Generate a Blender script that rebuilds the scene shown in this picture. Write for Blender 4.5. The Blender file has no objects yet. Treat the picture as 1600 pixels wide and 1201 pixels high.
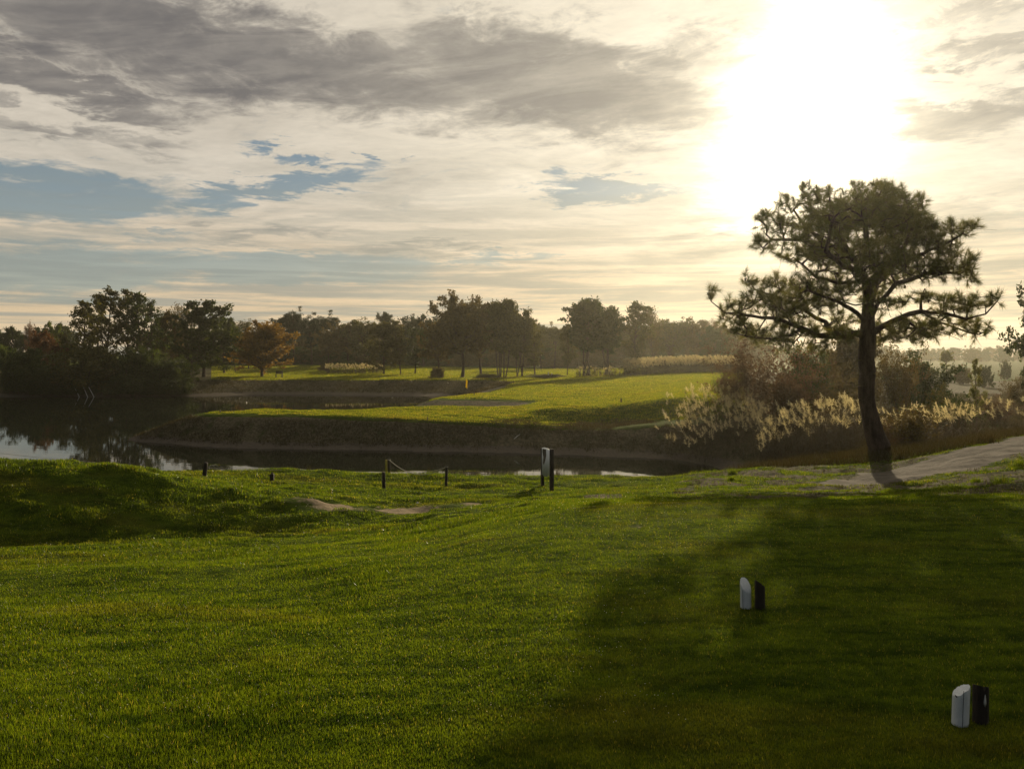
import bpy, math, random
import numpy as np
from mathutils import Vector, Matrix

SC = bpy.context.scene
COL = SC.collection
RNG = np.random.default_rng(7)
random.seed(7)
F = 1244.0            # focal length in photo pixels
HZ = 548.0            # horizon row in the photo
EYE = 2.0

def at(px, d):        # world x of a photo column at a depth
    return (px - 800.0) / F * d
def zat(py, d):
    return EYE - (py - HZ) / F * d

# ------------------------------------------------------------------ camera
cam = bpy.data.cameras.new('camera')
cam.sensor_width = 36.0
cam.lens = 36.0 * F / 1600.0
cam.shift_y = -(600.5 - HZ) / 1600.0
cam.clip_start = 0.05
cam.clip_end = 5000
camo = bpy.data.objects.new('camera', cam)
COL.objects.link(camo)
camo.location = (0, 0, EYE)
camo.rotation_euler = (math.radians(90), 0, 0)
SC.camera = camo

# ------------------------------------------------------------------ sun direction
SUNPX, SUNPY = 1262.0, 182.0
sv = Vector(((SUNPX - 800) / F, 1.0, (HZ - SUNPY) / F)).normalized()
SUN_AZ = math.atan2(sv.x, sv.y)
SUN_EL = math.asin(sv.z)

# ------------------------------------------------------------------ node helpers
class N:
    def __init__(s, tree):
        s.t = tree
    def node(s, typ, **kw):
        n = s.t.nodes.new(typ)
        for k, v in kw.items():
            setattr(n, k, v)
        return n
    def put(s, sock, v):
        if isinstance(v, bpy.types.NodeSocket):
            s.t.links.new(v, sock)
        else:
            try:
                sock.default_value = v
            except Exception:
                sock.default_value = (v[0], v[1], v[2], 1.0)
    def m(s, op, a, b=None, c=None, clamp=False):
        n = s.node('ShaderNodeMath', operation=op)
        n.use_clamp = clamp
        s.put(n.inputs[0], a)
        if b is not None: s.put(n.inputs[1], b)
        if c is not None: s.put(n.inputs[2], c)
        return n.outputs[0]
    def sstep(s, x, lo, hi, a=0.0, b=1.0):
        n = s.node('ShaderNodeMapRange', interpolation_type='SMOOTHSTEP')
        s.put(n.inputs[0], x)
        n.inputs[1].default_value = lo; n.inputs[2].default_value = hi
        n.inputs[3].default_value = a; n.inputs[4].default_value = b
        return n.outputs[0]
    def lin(s, x, lo, hi, a=0.0, b=1.0):
        n = s.node('ShaderNodeMapRange')
        s.put(n.inputs[0], x)
        n.inputs[1].default_value = lo; n.inputs[2].default_value = hi
        n.inputs[3].default_value = a; n.inputs[4].default_value = b
        return n.outputs[0]
    def mix(s, f, a, b, mode='MIX'):
        n = s.node('ShaderNodeMix', data_type='RGBA', blend_type=mode)
        s.put(n.inputs[0], f)
        for sock, v in ((n.inputs[6], a), (n.inputs[7], b)):
            if isinstance(v, bpy.types.NodeSocket): s.t.links.new(v, sock)
            else: sock.default_value = (v[0], v[1], v[2], 1.0)
        return n.outputs[2]
    def noise(s, vec, scale, detail=4.0, rough=0.55, dist=0.0, out=0):
        n = s.node('ShaderNodeTexNoise')
        if vec is not None: s.t.links.new(vec, n.inputs['Vector'])
        n.inputs['Scale'].default_value = scale
        n.inputs['Detail'].default_value = detail
        n.inputs['Roughness'].default_value = rough
        n.inputs['Distortion'].default_value = dist
        return n.outputs[out]
    def comb(s, x, y, z):
        n = s.node('ShaderNodeCombineXYZ')
        s.put(n.inputs[0], x); s.put(n.inputs[1], y); s.put(n.inputs[2], z)
        return n.outputs[0]
    def mapping(s, vec, scale=(1, 1, 1), rot=(0, 0, 0), loc=(0, 0, 0)):
        n = s.node('ShaderNodeMapping')
        s.t.links.new(vec, n.inputs[0])
        n.inputs['Scale'].default_value = scale
        n.inputs['Rotation'].default_value = rot
        n.inputs['Location'].default_value = loc
        return n.outputs[0]

def new_mat(name):
    m = bpy.data.materials.new(name)
    m.use_nodes = True
    t = m.node_tree
    t.nodes.clear()
    n = N(t)
    out = n.node('ShaderNodeOutputMaterial')
    return m, n, out

# ------------------------------------------------------------------ world / sky
def build_world():
    w = bpy.data.worlds.new('World')
    SC.world = w
    w.use_nodes = True
    t = w.node_tree
    t.nodes.clear()
    n = N(t)
    out = n.node('ShaderNodeOutputWorld')
    bg = n.node('ShaderNodeBackground')
    t.links.new(bg.outputs[0], out.inputs[0])
    tc = n.node('ShaderNodeTexCoord')
    sep = n.node('ShaderNodeSeparateXYZ')
    t.links.new(tc.outputs['Generated'], sep.inputs[0])
    X, Y, Z = sep.outputs
    A = n.m('ARCTAN2', X, Y)
    E = n.m('ARCSINE', n.m('MINIMUM', n.m('MAXIMUM', Z, -1.0), 1.0))
    Ep = n.m('MAXIMUM', E, 0.0)
    # cloud-layer plane coordinates (streaks compress towards the horizon)
    inv = n.m('DIVIDE', 1.0, n.m('ADD', n.m('MAXIMUM', Z, 0.0), 0.07))
    PX = n.m('MULTIPLY', X, inv)
    PY = n.m('MULTIPLY', Y, inv)
    P = n.comb(PX, PY, 0.0)
    lowv = n.comb(n.m('MULTIPLY', A, 5.5), n.m('MULTIPLY', n.m('LOGARITHM', n.m('ADD', Ep, 0.05), 2.718), 5.0), 0.0)
    # streak noises
    n1 = n.noise(n.mapping(lowv, (0.8, 1.1, 1), (0, 0, math.radians(-12))), 1.1, 9, 0.60, 0.9)
    n2 = n.noise(n.mapping(lowv, (0.55, 2.1, 1), (0, 0, math.radians(-5)), (3.1, 1.7, 0)), 1.25, 9, 0.58, 0.55)
    n3 = n.noise(n.mapping(P, (1.0, 1.8, 1), (0, 0, math.radians(-14))), 3.3, 8, 0.62, 0.5)
    fine = n.noise(n.mapping(P, (1.0, 1.6, 1), (0, 0, math.radians(25))), 14.0, 5, 0.65, 0.2)
    warp = n.noise(n.mapping(lowv, (1.0, 1.2, 1), (0, 0, 0), (7, 3, 0)), 2.2, 7, 0.65, 0.4, out=1)
    sw = n.node('ShaderNodeSeparateXYZ')
    t.links.new(warp, sw.inputs[0])
    Aw = n.m('ADD', A, n.m('MULTIPLY', n.m('SUBTRACT', sw.outputs[0], 0.5), 0.22))
    Ew = n.m('ADD', E, n.m('MULTIPLY', n.m('SUBTRACT', sw.outputs[1], 0.5), n.m('MULTIPLY', n.m('ADD', Ep, 0.08), 0.36)))

    def ell(px, py, rx, ry, rot=0.0, lo=0.0, hi=1.0, warped=True):
        a0 = math.atan((px - 800) / F)
        e0 = math.atan((HZ - py) / F * math.cos(a0))
        ra = rx / F * math.cos(a0) ** 2
        re = ry / F * math.cos(a0)
        c, s_ = math.cos(math.radians(rot)), math.sin(math.radians(rot))
        da = n.m('SUBTRACT', Aw if warped else A, a0)
        de = n.m('SUBTRACT', Ew if warped else E, e0)
        u = n.m('MULTIPLY', n.m('ADD', n.m('MULTIPLY', da, c), n.m('MULTIPLY', de, s_)), 1.0 / ra)
        v = n.m('MULTIPLY', n.m('SUBTRACT', n.m('MULTIPLY', de, c), n.m('MULTIPLY', da, s_)), 1.0 / re)
        r = n.m('SQRT', n.m('ADD', n.m('MULTIPLY', u, u), n.m('MULTIPLY', v, v)))
        return n.sstep(r, 1.35, 0.35)
    def vmax(lst):
        r = lst[0]
        for x in lst[1:]:
            r = n.m('MAXIMUM', r, x)
        return r
    def mul(a, b): return n.m('MULTIPLY', a, b)

    # clear blue gaps
    gaps = vmax([ell(90, 302, 270, 48, 2), ell(430, 294, 200, 24, 11), mul(ell(448, 238, 50, 16, -4), .85), mul(ell(600, 252, 22, 7), .8),
                 ell(950, 294, 140, 24), mul(ell(440, 420, 300, 28, 1), 1.0), mul(ell(80, 425, 280, 50, 3), 0.95),
                 mul(ell(790, 404, 120, 12), 0.8), mul(ell(250, 372, 60, 8, 5), .6), mul(ell(700, 470, 160, 8, 1), 0.5), mul(ell(1560, 330, 120, 30), 0.35)])
    # darker cloud
    dark = vmax([ell(300, 70, 800, 80, -5), mul(ell(870, 130, 330, 85, -11), 1.0), mul(ell(90, 120, 260, 34, -8), 1.0),
                 mul(ell(60, 195, 260, 22, -4), 0.6), mul(ell(1490, 190, 150, 40, -4), 0.75), mul(ell(1530, 80, 110, 30, -10), 0.7),
                 mul(ell(1080, 100, 130, 60), 0.55), mul(ell(1520, 340, 160, 40), 0.5), mul(ell(1500, 20, 160, 20), .4),
                 mul(ell(400, 368, 140, 14, 8), 0.55), mul(ell(650, 386, 190, 10, 2), 0.5), mul(ell(960, 455, 260, 20), 0.38),
                 mul(ell(1120, 385, 160, 24), 0.45), mul(ell(1540, 415, 150, 16), 0.45), mul(ell(700, 290, 150, 26, 6), 0.25)])
    fibv = n.mapping(n.comb(A, E, 0.0), (2.2, 15.0, 1), (0, 0, 0))
    rotv = n.mapping(n.comb(A, E, 0.0), (1, 1, 1), (0, 0, math.radians(-9)))
    fib = n.noise(n.mapping(rotv, (2.6, 15.0, 1)), 1.9, 9, 0.62, 0.8)
    fib2 = n.noise(n.mapping(rotv, (7.0, 22.0, 1), (0, 0, 0), (4, 2, 0)), 2.6, 8, 0.65, 0.6)
    lowband = n.sstep(E, math.radians(16), math.radians(3))
    streak = n.sstep(n.m('ADD', mul(n2, 0.65), mul(n1, 0.35)), 0.42, 0.58)
    g = n.m('ADD', gaps, mul(n.m('SUBTRACT', 0.5, n1), 1.0))
    g = n.m('ADD', g, mul(n.m('SUBTRACT', 0.5, fine), 0.35))
    g = n.m('ADD', g, mul(n.m('SUBTRACT', 0.5, fib2), 1.2))
    clear = n.sstep(g, 0.14, 0.92)
    d = n.m('ADD', mul(dark, 0.95), mul(n.m('SUBTRACT', n3, 0.5), 0.55))
    d = n.m('ADD', d, mul(n.m('SUBTRACT', n1, 0.5), 0.45))
    d = n.m('ADD', d, mul(n.m('SUBTRACT', fib, 0.5), 1.3))
    d = n.m('ADD', d, mul(n.m('SUBTRACT', fib2, 0.5), 0.5))
    darkm = n.m('ADD', mul(n.sstep(d, 0.02, 0.75), .62), mul(n.sstep(d, 0.45, 1.25), .38))

    # angle to the sun
    dot = n.node('ShaderNodeVectorMath', operation='DOT_PRODUCT')
    t.links.new(tc.outputs['Generated'], dot.inputs[0])
    dot.inputs[1].default_value = sv
    ang = n.m('ARCCOSINE', n.m('MINIMUM', n.m('MAXIMUM', dot.outputs['Value'], -1.0), 1.0))
    angd = n.m('MULTIPLY', ang, 57.2958)

    sky = n.node('ShaderNodeTexSky', sky_type='NISHITA')
    sky.sun_disc = False
    sky.sun_elevation = SUN_EL
    sky.sun_rotation = SUN_AZ
    sky.air_density = 1.2
    sky.dust_density = 1.5
    skyc = n.mix(1.0, sky.outputs[0], (0.050, 0.056, 0.064), 'MULTIPLY')

    near = n.sstep(angd, 42.0, 4.0)
    blue = n.mix(n.sstep(E, math.radians(1), math.radians(15)), (0.42, 0.44, 0.38), (0.17, 0.25, 0.32))
    blue = n.mix(0.22, blue, skyc)
    cream_hi = n.mix(near, (0.60, 0.54, 0.45), (0.92, 0.82, 0.64))
    cream_lo = n.mix(near, (0.66, 0.51, 0.33), (0.92, 0.70, 0.43))
    cream = n.mix(n.sstep(E, math.radians(2), math.radians(12)), cream_lo, cream_hi)
    shade = n.m('ADD', 0.58, mul(n.m('ADD', mul(n1, 0.7), mul(fine, 0.3)), 0.90))
    mm = n.comb(shade, shade, shade)
    cream = n.mix(1.0, cream, mm, 'MULTIPLY')
    grey = n.mix(near, (0.125, 0.120, 0.125), (0.32, 0.29, 0.25))
    lowgrey = n.mix(near, (0.27, 0.30, 0.28), (0.46, 0.42, 0.31))
    grey = n.mix(lowband, grey, lowgrey)
    c = n.mix(clear, cream, blue)
    lows = mul(mul(n.m('SUBTRACT', 1.0, streak), lowband), 0.72)
    c = n.mix(lows, c, lowgrey)
    c = n.mix(mul(darkm, 0.92), c, grey)
    # bright veil of thin cloud lit through by the sun
    gl1 = n.m('POWER', 2.718, mul(n.m('POWER', n.m('DIVIDE', angd, 3.3), 1.6), -1.0))
    gl2 = n.m('POWER', 2.718, mul(n.m('DIVIDE', angd, 11.0), -1.0))
    # the veil reaches lower than it reaches sideways
    gl3 = n.m('MAXIMUM', ell(1235, 250, 175, 120, 62), mul(ell(1285, 90, 150, 95, 80), .9))
    keep = n.m('SUBTRACT', 1.0, mul(darkm, 0.82))
    glow = n.m('ADD', n.m('ADD', mul(gl1, 6.0), mul(gl2, 0.26)), mul(mul(mul(gl3, 0.75), keep), n.lin(fib, .3, .7, .45, 1.25)))
    glow = mul(glow, n.m('ADD', 0.35, mul(keep, 0.65)))
    gc = n.comb(mul(glow, 1.0), mul(glow, 0.88), mul(glow, 0.62))
    c = n.mix(1.0, c, gc, 'ADD')
    # away from the sun the sky is a dimmer, bluer one
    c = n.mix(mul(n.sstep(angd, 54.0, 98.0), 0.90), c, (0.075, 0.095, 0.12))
    # below the horizon: dim ground haze
    c = n.mix(n.sstep(E, 0.0, math.radians(-6)), c, (0.12, 0.11, 0.08))
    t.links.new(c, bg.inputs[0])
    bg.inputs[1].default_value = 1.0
    try:
        w.cycles.sampling_method = 'MANUAL'
        w.cycles.sample_map_resolution = 1024
    except Exception:
        pass
build_world()

sun = bpy.data.lights.new('sun', 'SUN')
sun.energy = 5.0
sun.angle = math.radians(0.6)
sun.color = (1.0, 0.84, 0.58)
suno = bpy.data.objects.new('sun', sun)
COL.objects.link(suno)
suno.rotation_euler = (-sv).to_track_quat('-Z', 'Y').to_euler()

SC.view_settings.view_transform = 'Standard'
SC.view_settings.look = 'None'
SC.view_settings.exposure = 0.0
SC.view_settings.gamma = 1.0
SC.cycles.max_bounces = 8
SC.cycles.transparent_max_bounces = 8
SC.cycles.diffuse_bounces = 3
SC.cycles.glossy_bounces = 3
SC.cycles.transmission_bounces = 4
SC.cycles.volume_bounces = 0
SC.cycles.sample_clamp_indirect = 6.0

# ------------------------------------------------------------------ object helpers
def mesh_np(name, V, Fc, mats, parent=None, smooth=False, attrs=None, fmat=None):
    """V (n,3); Fc (m,3) or (m,4) or list of both."""
    me = bpy.data.meshes.new(name)
    V = np.asarray(V, dtype=np.float32)
    parts = Fc if isinstance(Fc, list) else [Fc]
    parts = [np.asarray(p, dtype=np.int32) for p in parts if len(p)]
    loops = np.concatenate([p.ravel() for p in parts])
    tot = np.concatenate([np.full(len(p), p.shape[1], dtype=np.int32) for p in parts])
    start = np.concatenate([[0], np.cumsum(tot)[:-1]]).astype(np.int32)
    me.vertices.add(len(V)); me.vertices.foreach_set('co', V.ravel())
    me.loops.add(len(loops)); me.loops.foreach_set('vertex_index', loops)
    me.polygons.add(len(tot)); me.polygons.foreach_set('loop_start', start)
    if smooth:
        me.polygons.foreach_set('use_smooth', np.ones(len(tot), dtype=bool))
    for k, a in (attrs or {}).items():
        a = np.asarray(a, dtype=np.float32)
        if a.ndim == 1:
            at_ = me.attributes.new(k, 'FLOAT', 'POINT'); at_.data.foreach_set('value', a)
        else:
            at_ = me.attributes.new(k, 'FLOAT_COLOR', 'POINT')
            if a.shape[1] == 3: a = np.concatenate([a, np.ones((len(a), 1), np.float32)], 1)
            at_.data.foreach_set('color', a.ravel())
    for m_ in (mats if isinstance(mats, (list, tuple)) else [mats]):
        me.materials.append(m_)
    if fmat is not None:
        me.polygons.foreach_set('material_index', np.asarray(fmat, dtype=np.int32))
    me.update(calc_edges=True)
    me.validate()
    o = bpy.data.objects.new(name, me)
    COL.objects.link(o)
    if parent is not None: o.parent = parent
    return o

def tag(o, label=None, cat=None, group=None, kind=None):
    if label: o['label'] = label
    if cat: o['category'] = cat
    if group: o['group'] = group
    if kind: o['kind'] = kind
    return o

def empty(name, loc, rz=0.0):
    o = bpy.data.objects.new(name, None)
    o.empty_display_size = 0.2
    COL.objects.link(o)
    o.location = loc
    o.rotation_euler = (0, 0, rz)
    return o

class MB:
    """collects simple shapes into one mesh"""
    def __init__(s): s.V = []; s.T = []; s.Q = []; s.n = 0
    def add(s, V, Q=None, T=None):
        V = np.asarray(V, float)
        s.V.append(V)
        if Q is not None and len(Q): s.Q.append(np.asarray(Q) + s.n)
        if T is not None and len(T): s.T.append(np.asarray(T) + s.n)
        s.n += len(V)
    def box(s, lo, hi):
        x0, y0, z0 = lo; x1, y1, z1 = hi
        V = [(x0,y0,z0),(x1,y0,z0),(x1,y1,z0),(x0,y1,z0),(x0,y0,z1),(x1,y0,z1),(x1,y1,z1),(x0,y1,z1)]
        s.add(V, [(0,3,2,1),(4,5,6,7),(0,1,5,4),(1,2,6,5),(2,3,7,6),(3,0,4,7)])
    def tube(s, pts, rad, seg=8, cap=True):
        pts = np.asarray(pts, float); k = len(pts)
        rad = np.broadcast_to(np.asarray(rad, float), (k,))
        tan = np.gradient(pts, axis=0)
        tan /= np.linalg.norm(tan, axis=1)[:, None] + 1e-9
        up = np.array([0, 0, 1.0]) if abs(tan[0][2]) < 0.9 else np.array([1.0, 0, 0])
        V = []
        for i in range(k):
            a = np.cross(tan[i], up); a /= np.linalg.norm(a) + 1e-9
            b = np.cross(a, tan[i]); up = b
            th = np.arange(seg) / seg * 2 * math.pi
            V.append(pts[i] + rad[i] * (np.cos(th)[:, None] * a + np.sin(th)[:, None] * b))
        V = np.concatenate(V)
        Q = []
        for i in range(k - 1):
            for j in range(seg):
                j2 = (j + 1) % seg
                Q.append((i*seg+j, i*seg+j2, (i+1)*seg+j2, (i+1)*seg+j))
        T = []
        if cap:
            V = np.concatenate([V, pts[:1], pts[-1:]])
            c0, c1 = k*seg, k*seg+1
            for j in range(seg):
                j2 = (j + 1) % seg
                T.append((c0, j2, j)); T.append((c1, (k-1)*seg+j, (k-1)*seg+j2))
        s.add(V, Q, T)
    def build(s, name, mat, parent=None, smooth=False, attrs=None):
        V = np.concatenate(s.V)
        F_ = []
        if s.Q: F_.append(np.concatenate(s.Q))
        if s.T: F_.append(np.concatenate(s.T))
        return mesh_np(name, V, F_, mat, parent, smooth, attrs)

# ------------------------------------------------------------------ materials
def mat_simple(name, base, rough=0.8, var=0.25, nscale=8.0, bump=0.3, spec=0.3, second=None, stretch=(1, 1, 1)):
    m, n, out = new_mat(name)
    tc = n.node('ShaderNodeTexCoord')
    v = n.mapping(tc.outputs['Object'], stretch)
    a = n.noise(v, nscale, 6, 0.6)
    b = n.noise(v, nscale * 6, 4, 0.6)
    f = n.sstep(n.m('ADD', n.m('MULTIPLY', a, 0.7), n.m('MULTIPLY', b, 0.3)), 0.35, 0.65)
    c2 = second or tuple(x * (1 - var) for x in base)
    c1 = tuple(min(1, x * (1 + var * 0.6)) for x in base)
    col = n.mix(f, c1, c2)
    p = n.node('ShaderNodeBsdfPrincipled')
    n.put(p.inputs['Base Color'], col)
    p.inputs['Roughness'].default_value = rough
    p.inputs['Specular IOR Level'].default_value = spec
    bu = n.node('ShaderNodeBump')
    bu.inputs['Strength'].default_value = bump
    bu.inputs['Distance'].default_value = 0.02
    n.put(bu.inputs['Height'], b)
    n.t.links.new(bu.outputs[0], p.inputs['Normal'])
    n.t.links.new(p.outputs[0], out.inputs[0])
    return m

def mat_leaf(name, base, alt, trans=0.45, rough=0.55, nscale=0.6, tmul=1.5, spec=0.25):
    m, n, out = new_mat(name)
    tc = n.node('ShaderNodeTexCoord')
    a = n.noise(tc.outputs['Object'], nscale, 4, 0.6)
    at_ = n.node('ShaderNodeAttribute'); at_.attribute_name = 'rnd'
    f = n.sstep(n.m('ADD', n.m('MULTIPLY', a, 0.65), n.m('MULTIPLY', at_.outputs['Fac'], 0.35)), 0.34, 0.68)
    col = n.mix(f, base, alt)
    p = n.node('ShaderNodeBsdfPrincipled')
    n.put(p.inputs['Base Color'], col)
    p.inputs['Roughness'].default_value = rough
    p.inputs['Specular IOR Level'].default_value = spec
    tr = n.node('ShaderNodeBsdfTranslucent')
    tcol = n.mix(1.0, col, (tmul * 1.15, tmul, tmul * 0.45), 'MULTIPLY')
    n.put(tr.inputs[0], tcol)
    mx = n.node('ShaderNodeMixShader')
    mx.inputs[0].default_value = trans
    n.t.links.new(p.outputs[0], mx.inputs[1]); n.t.links.new(tr.outputs[0], mx.inputs[2])
    n.t.links.new(mx.outputs[0], out.inputs[0])
    return m

def grass_colour(n, vec):
    """shared mottling of the mown turf: fresh green, dark green (undulation shade painted in) and dry yellowish drifts"""
    big = n.noise(n.mapping(vec, (0.55, 1.5, 1), (0, 0, math.radians(-18))), 0.55, 5, 0.6, 0.5)
    mid = n.noise(n.mapping(vec, (0.6, 2.4, 1), (0, 0, math.radians(-14)), (5, 2, 0)), 1.9, 5, 0.62, 0.3)
    sm = n.noise(vec, 9.0, 4, 0.6)
    c = n.mix(n.sstep(n.m('ADD', n.m('MULTIPLY', mid, .6), n.m('MULTIPLY', sm, .4)), 0.36, 0.62), (0.012, 0.026, 0.003), (0.046, 0.074, 0.006))  # dark streaks deepened in colour to stand in for shade in the undulations
    c = n.mix(n.m('MULTIPLY', n.sstep(big, 0.50, 0.70), 0.45), c, (0.064, 0.066, 0.011))
    return c

# blades
def mat_blades(name, dry=0.0, trans=0.58, tmul=2.9, tint=(1.5, 1.2, .35)):
    m, n, out = new_mat(name)
    tc = n.node('ShaderNodeTexCoord')
    c = grass_colour(n, tc.outputs['Object'])
    at_ = n.node('ShaderNodeAttribute'); at_.attribute_name = 'rnd'
    r = at_.outputs['Fac']
    c = n.mix(n.m('MULTIPLY', n.sstep(r, 0.95, 0.98), 0.6), c, (0.13, 0.12, 0.04))
    if dry > 0:
        c = n.mix(dry, c, (0.058, 0.043, 0.026))
    vv = n.lin(r, 0, 1, 0.7, 1.3)
    c = n.mix(1.0, c, n.comb(vv, vv, vv), 'MULTIPLY')
    p = n.node('ShaderNodeBsdfPrincipled')
    n.put(p.inputs['Base Color'], c)
    n.put(p.inputs['Roughness'], n.lin(r, 0, 1, 0.62, 0.30))
    p.inputs['Specular IOR Level'].default_value = 0.25
    tr = n.node('ShaderNodeBsdfTranslucent')
    n.put(tr.inputs[0], n.mix(1.0, c, tuple(tmul * q for q in tint), 'MULTIPLY'))
    mx = n.node('ShaderNodeMixShader'); mx.inputs[0].default_value = trans
    n.t.links.new(p.outputs[0], mx.inputs[1]); n.t.links.new(tr.outputs[0], mx.inputs[2])
    n.t.links.new(mx.outputs[0], out.inputs[0])
    return m

def mat_ground():
    m, n, out = new_mat('ground')
    tc = n.node('ShaderNodeTexCoord')
    v = tc.outputs['Object']
    z = n.node('ShaderNodeAttribute'); z.attribute_name = 'zone'
    sp = n.node('ShaderNodeSeparateXYZ'); n.t.links.new(z.outputs['Vector'], sp.inputs[0])
    R, G, B = sp.outputs        # rough, sand, mud
    c = grass_colour(n, v)
    # far fairways read lighter: dense mown sward
    c = n.mix(1.0, c, (1.25, 1.15, 1.1), 'MULTIPLY')
    nz = n.noise(v, 1.4, 6, 0.65)
    nf = n.noise(v, 7.0, 5, 0.65)
    jit = n.m('MULTIPLY', n.m('SUBTRACT', n.m('ADD', n.m('MULTIPLY', nz, .5), n.m('MULTIPLY', nf, .5)), 0.5), 1.3)
    rough = n.mix(n.sstep(nf, 0.35, 0.65), (0.060, 0.052, 0.030), (0.135, 0.112, 0.070))
    rough = n.mix(n.sstep(nz, 0.52, 0.70), rough, (0.040, 0.052, 0.014))
    c = n.mix(n.sstep(n.m('ADD', R, jit), 0.35, 0.65), c, rough)
    mud = n.mix(nf, (0.055, 0.045, 0.034), (0.15, 0.125, 0.10))
    c = n.mix(n.sstep(n.m('ADD', B, n.m('MULTIPLY', jit, 0.4)), 0.35, 0.65), c, mud)
    sand = n.mix(nf, (0.19, 0.145, 0.095), (0.32, 0.25, 0.175))
    c = n.mix(n.sstep(n.m('ADD', G, jit), 0.40, 0.62), c, sand)
    p = n.node('ShaderNodeBsdfPrincipled')
    n.put(p.inputs['Base Color'], c)
    p.inputs['Roughness'].default_value = 0.95
    p.inputs['Specular IOR Level'].default_value = 0.02
    hb = n.m('ADD', n.m('MULTIPLY', n.noise(v, 22.0, 4, 0.7), 0.5), n.m('MULTIPLY', n.noise(v, 3.5, 5, 0.65), 1.0))
    bu = n.node('ShaderNodeBump'); bu.inputs['Strength'].default_value = 0.8; bu.inputs['Distance'].default_value = 0.10
    n.put(bu.inputs['Height'], hb)
    n.t.links.new(bu.outputs[0], p.inputs['Normal'])
    # turf is a sward of translucent blades: light comes through it against the sun
    n.put(p.inputs['Sheen Weight'], n.m('MULTIPLY', n.m('SUBTRACT', 1.0, R, clamp=True), n.m('SUBTRACT', 0.06, n.m('MULTIPLY', B, 0.06), clamp=True)))
    p.inputs['Sheen Roughness'].default_value = 0.4
    p.inputs['Sheen Tint'].default_value = (0.60, 0.66, 0.04, 1)
    n.t.links.new(p.outputs[0], out.inputs[0])
    return m

def mat_path():
    m, n, out = new_mat('path_sand')
    tc = n.node('ShaderNodeTexCoord'); v = tc.outputs['Object']
    a = n.noise(v, 1.8, 6, 0.6); b = n.noise(v, 14, 5, 0.7); c_ = n.noise(v, 60, 3, 0.7)
    c = n.mix(n.sstep(a, 0.35, 0.65), (0.105, 0.090, 0.070), (0.175, 0.150, 0.120))
    c = n.mix(n.m('MULTIPLY', n.sstep(b, 0.55, 0.7), 0.6), c, (0.085, 0.07, 0.05))
    p = n.node('ShaderNodeBsdfPrincipled')
    n.put(p.inputs['Base Color'], c); p.inputs['Roughness'].default_value = 0.95; p.inputs['Specular IOR Level'].default_value = 0.03
    bu = n.node('ShaderNodeBump'); bu.inputs['Strength'].default_value = 0.7; bu.inputs['Distance'].default_value = 0.05
    n.put(bu.inputs['Height'], n.m('ADD', b, n.m('MULTIPLY', c_, 0.4)))
    n.t.links.new(bu.outputs[0], p.inputs['Normal'])
    n.t.links.new(p.outputs[0], out.inputs[0])
    return m

def mat_water():
    m, n, out = new_mat('water')
    tc = n.node('ShaderNodeTexCoord'); v = tc.outputs['Object']
    p = n.node('ShaderNodeBsdfPrincipled')
    p.inputs['Base Color'].default_value = (0.010, 0.012, 0.007, 1)
    p.inputs['Roughness'].default_value = 0.02
    p.inputs['IOR'].default_value = 1.33
    p.inputs['Specular IOR Level'].default_value = 0.5
    a = n.noise(n.mapping(v, (0.35, 1.2, 1)), 0.8, 3, 0.5)
    b = n.noise(n.mapping(v, (0.6, 1.6, 1)), 5.0, 2, 0.5)
    bu = n.node('ShaderNodeBump'); bu.inputs['Strength'].default_value = 0.05; bu.inputs['Distance'].default_value = 0.05
    n.put(bu.inputs['Height'], n.m('ADD', a, n.m('MULTIPLY', b, 0.12)))
    n.t.links.new(bu.outputs[0], p.inputs['Normal'])
    n.t.links.new(p.outputs[0], out.inputs[0])
    return m

def mat_dew():
    m, n, out = new_mat('dew')
    p = n.node('ShaderNodeBsdfPrincipled'); p.inputs['Base Color'].default_value = (.8, .78, .7, 1); p.inputs['Roughness'].default_value = .25  # pale body colour stands in for the sun glint of clear drops
    tr = n.node('ShaderNodeBsdfTranslucent'); tr.inputs[0].default_value = (.9, .85, .7, 1)
    mx = n.node('ShaderNodeMixShader'); mx.inputs[0].default_value = .6
    n.t.links.new(p.outputs[0], mx.inputs[1]); n.t.links.new(tr.outputs[0], mx.inputs[2]); n.t.links.new(mx.outputs[0], out.inputs[0])
    return m

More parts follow.
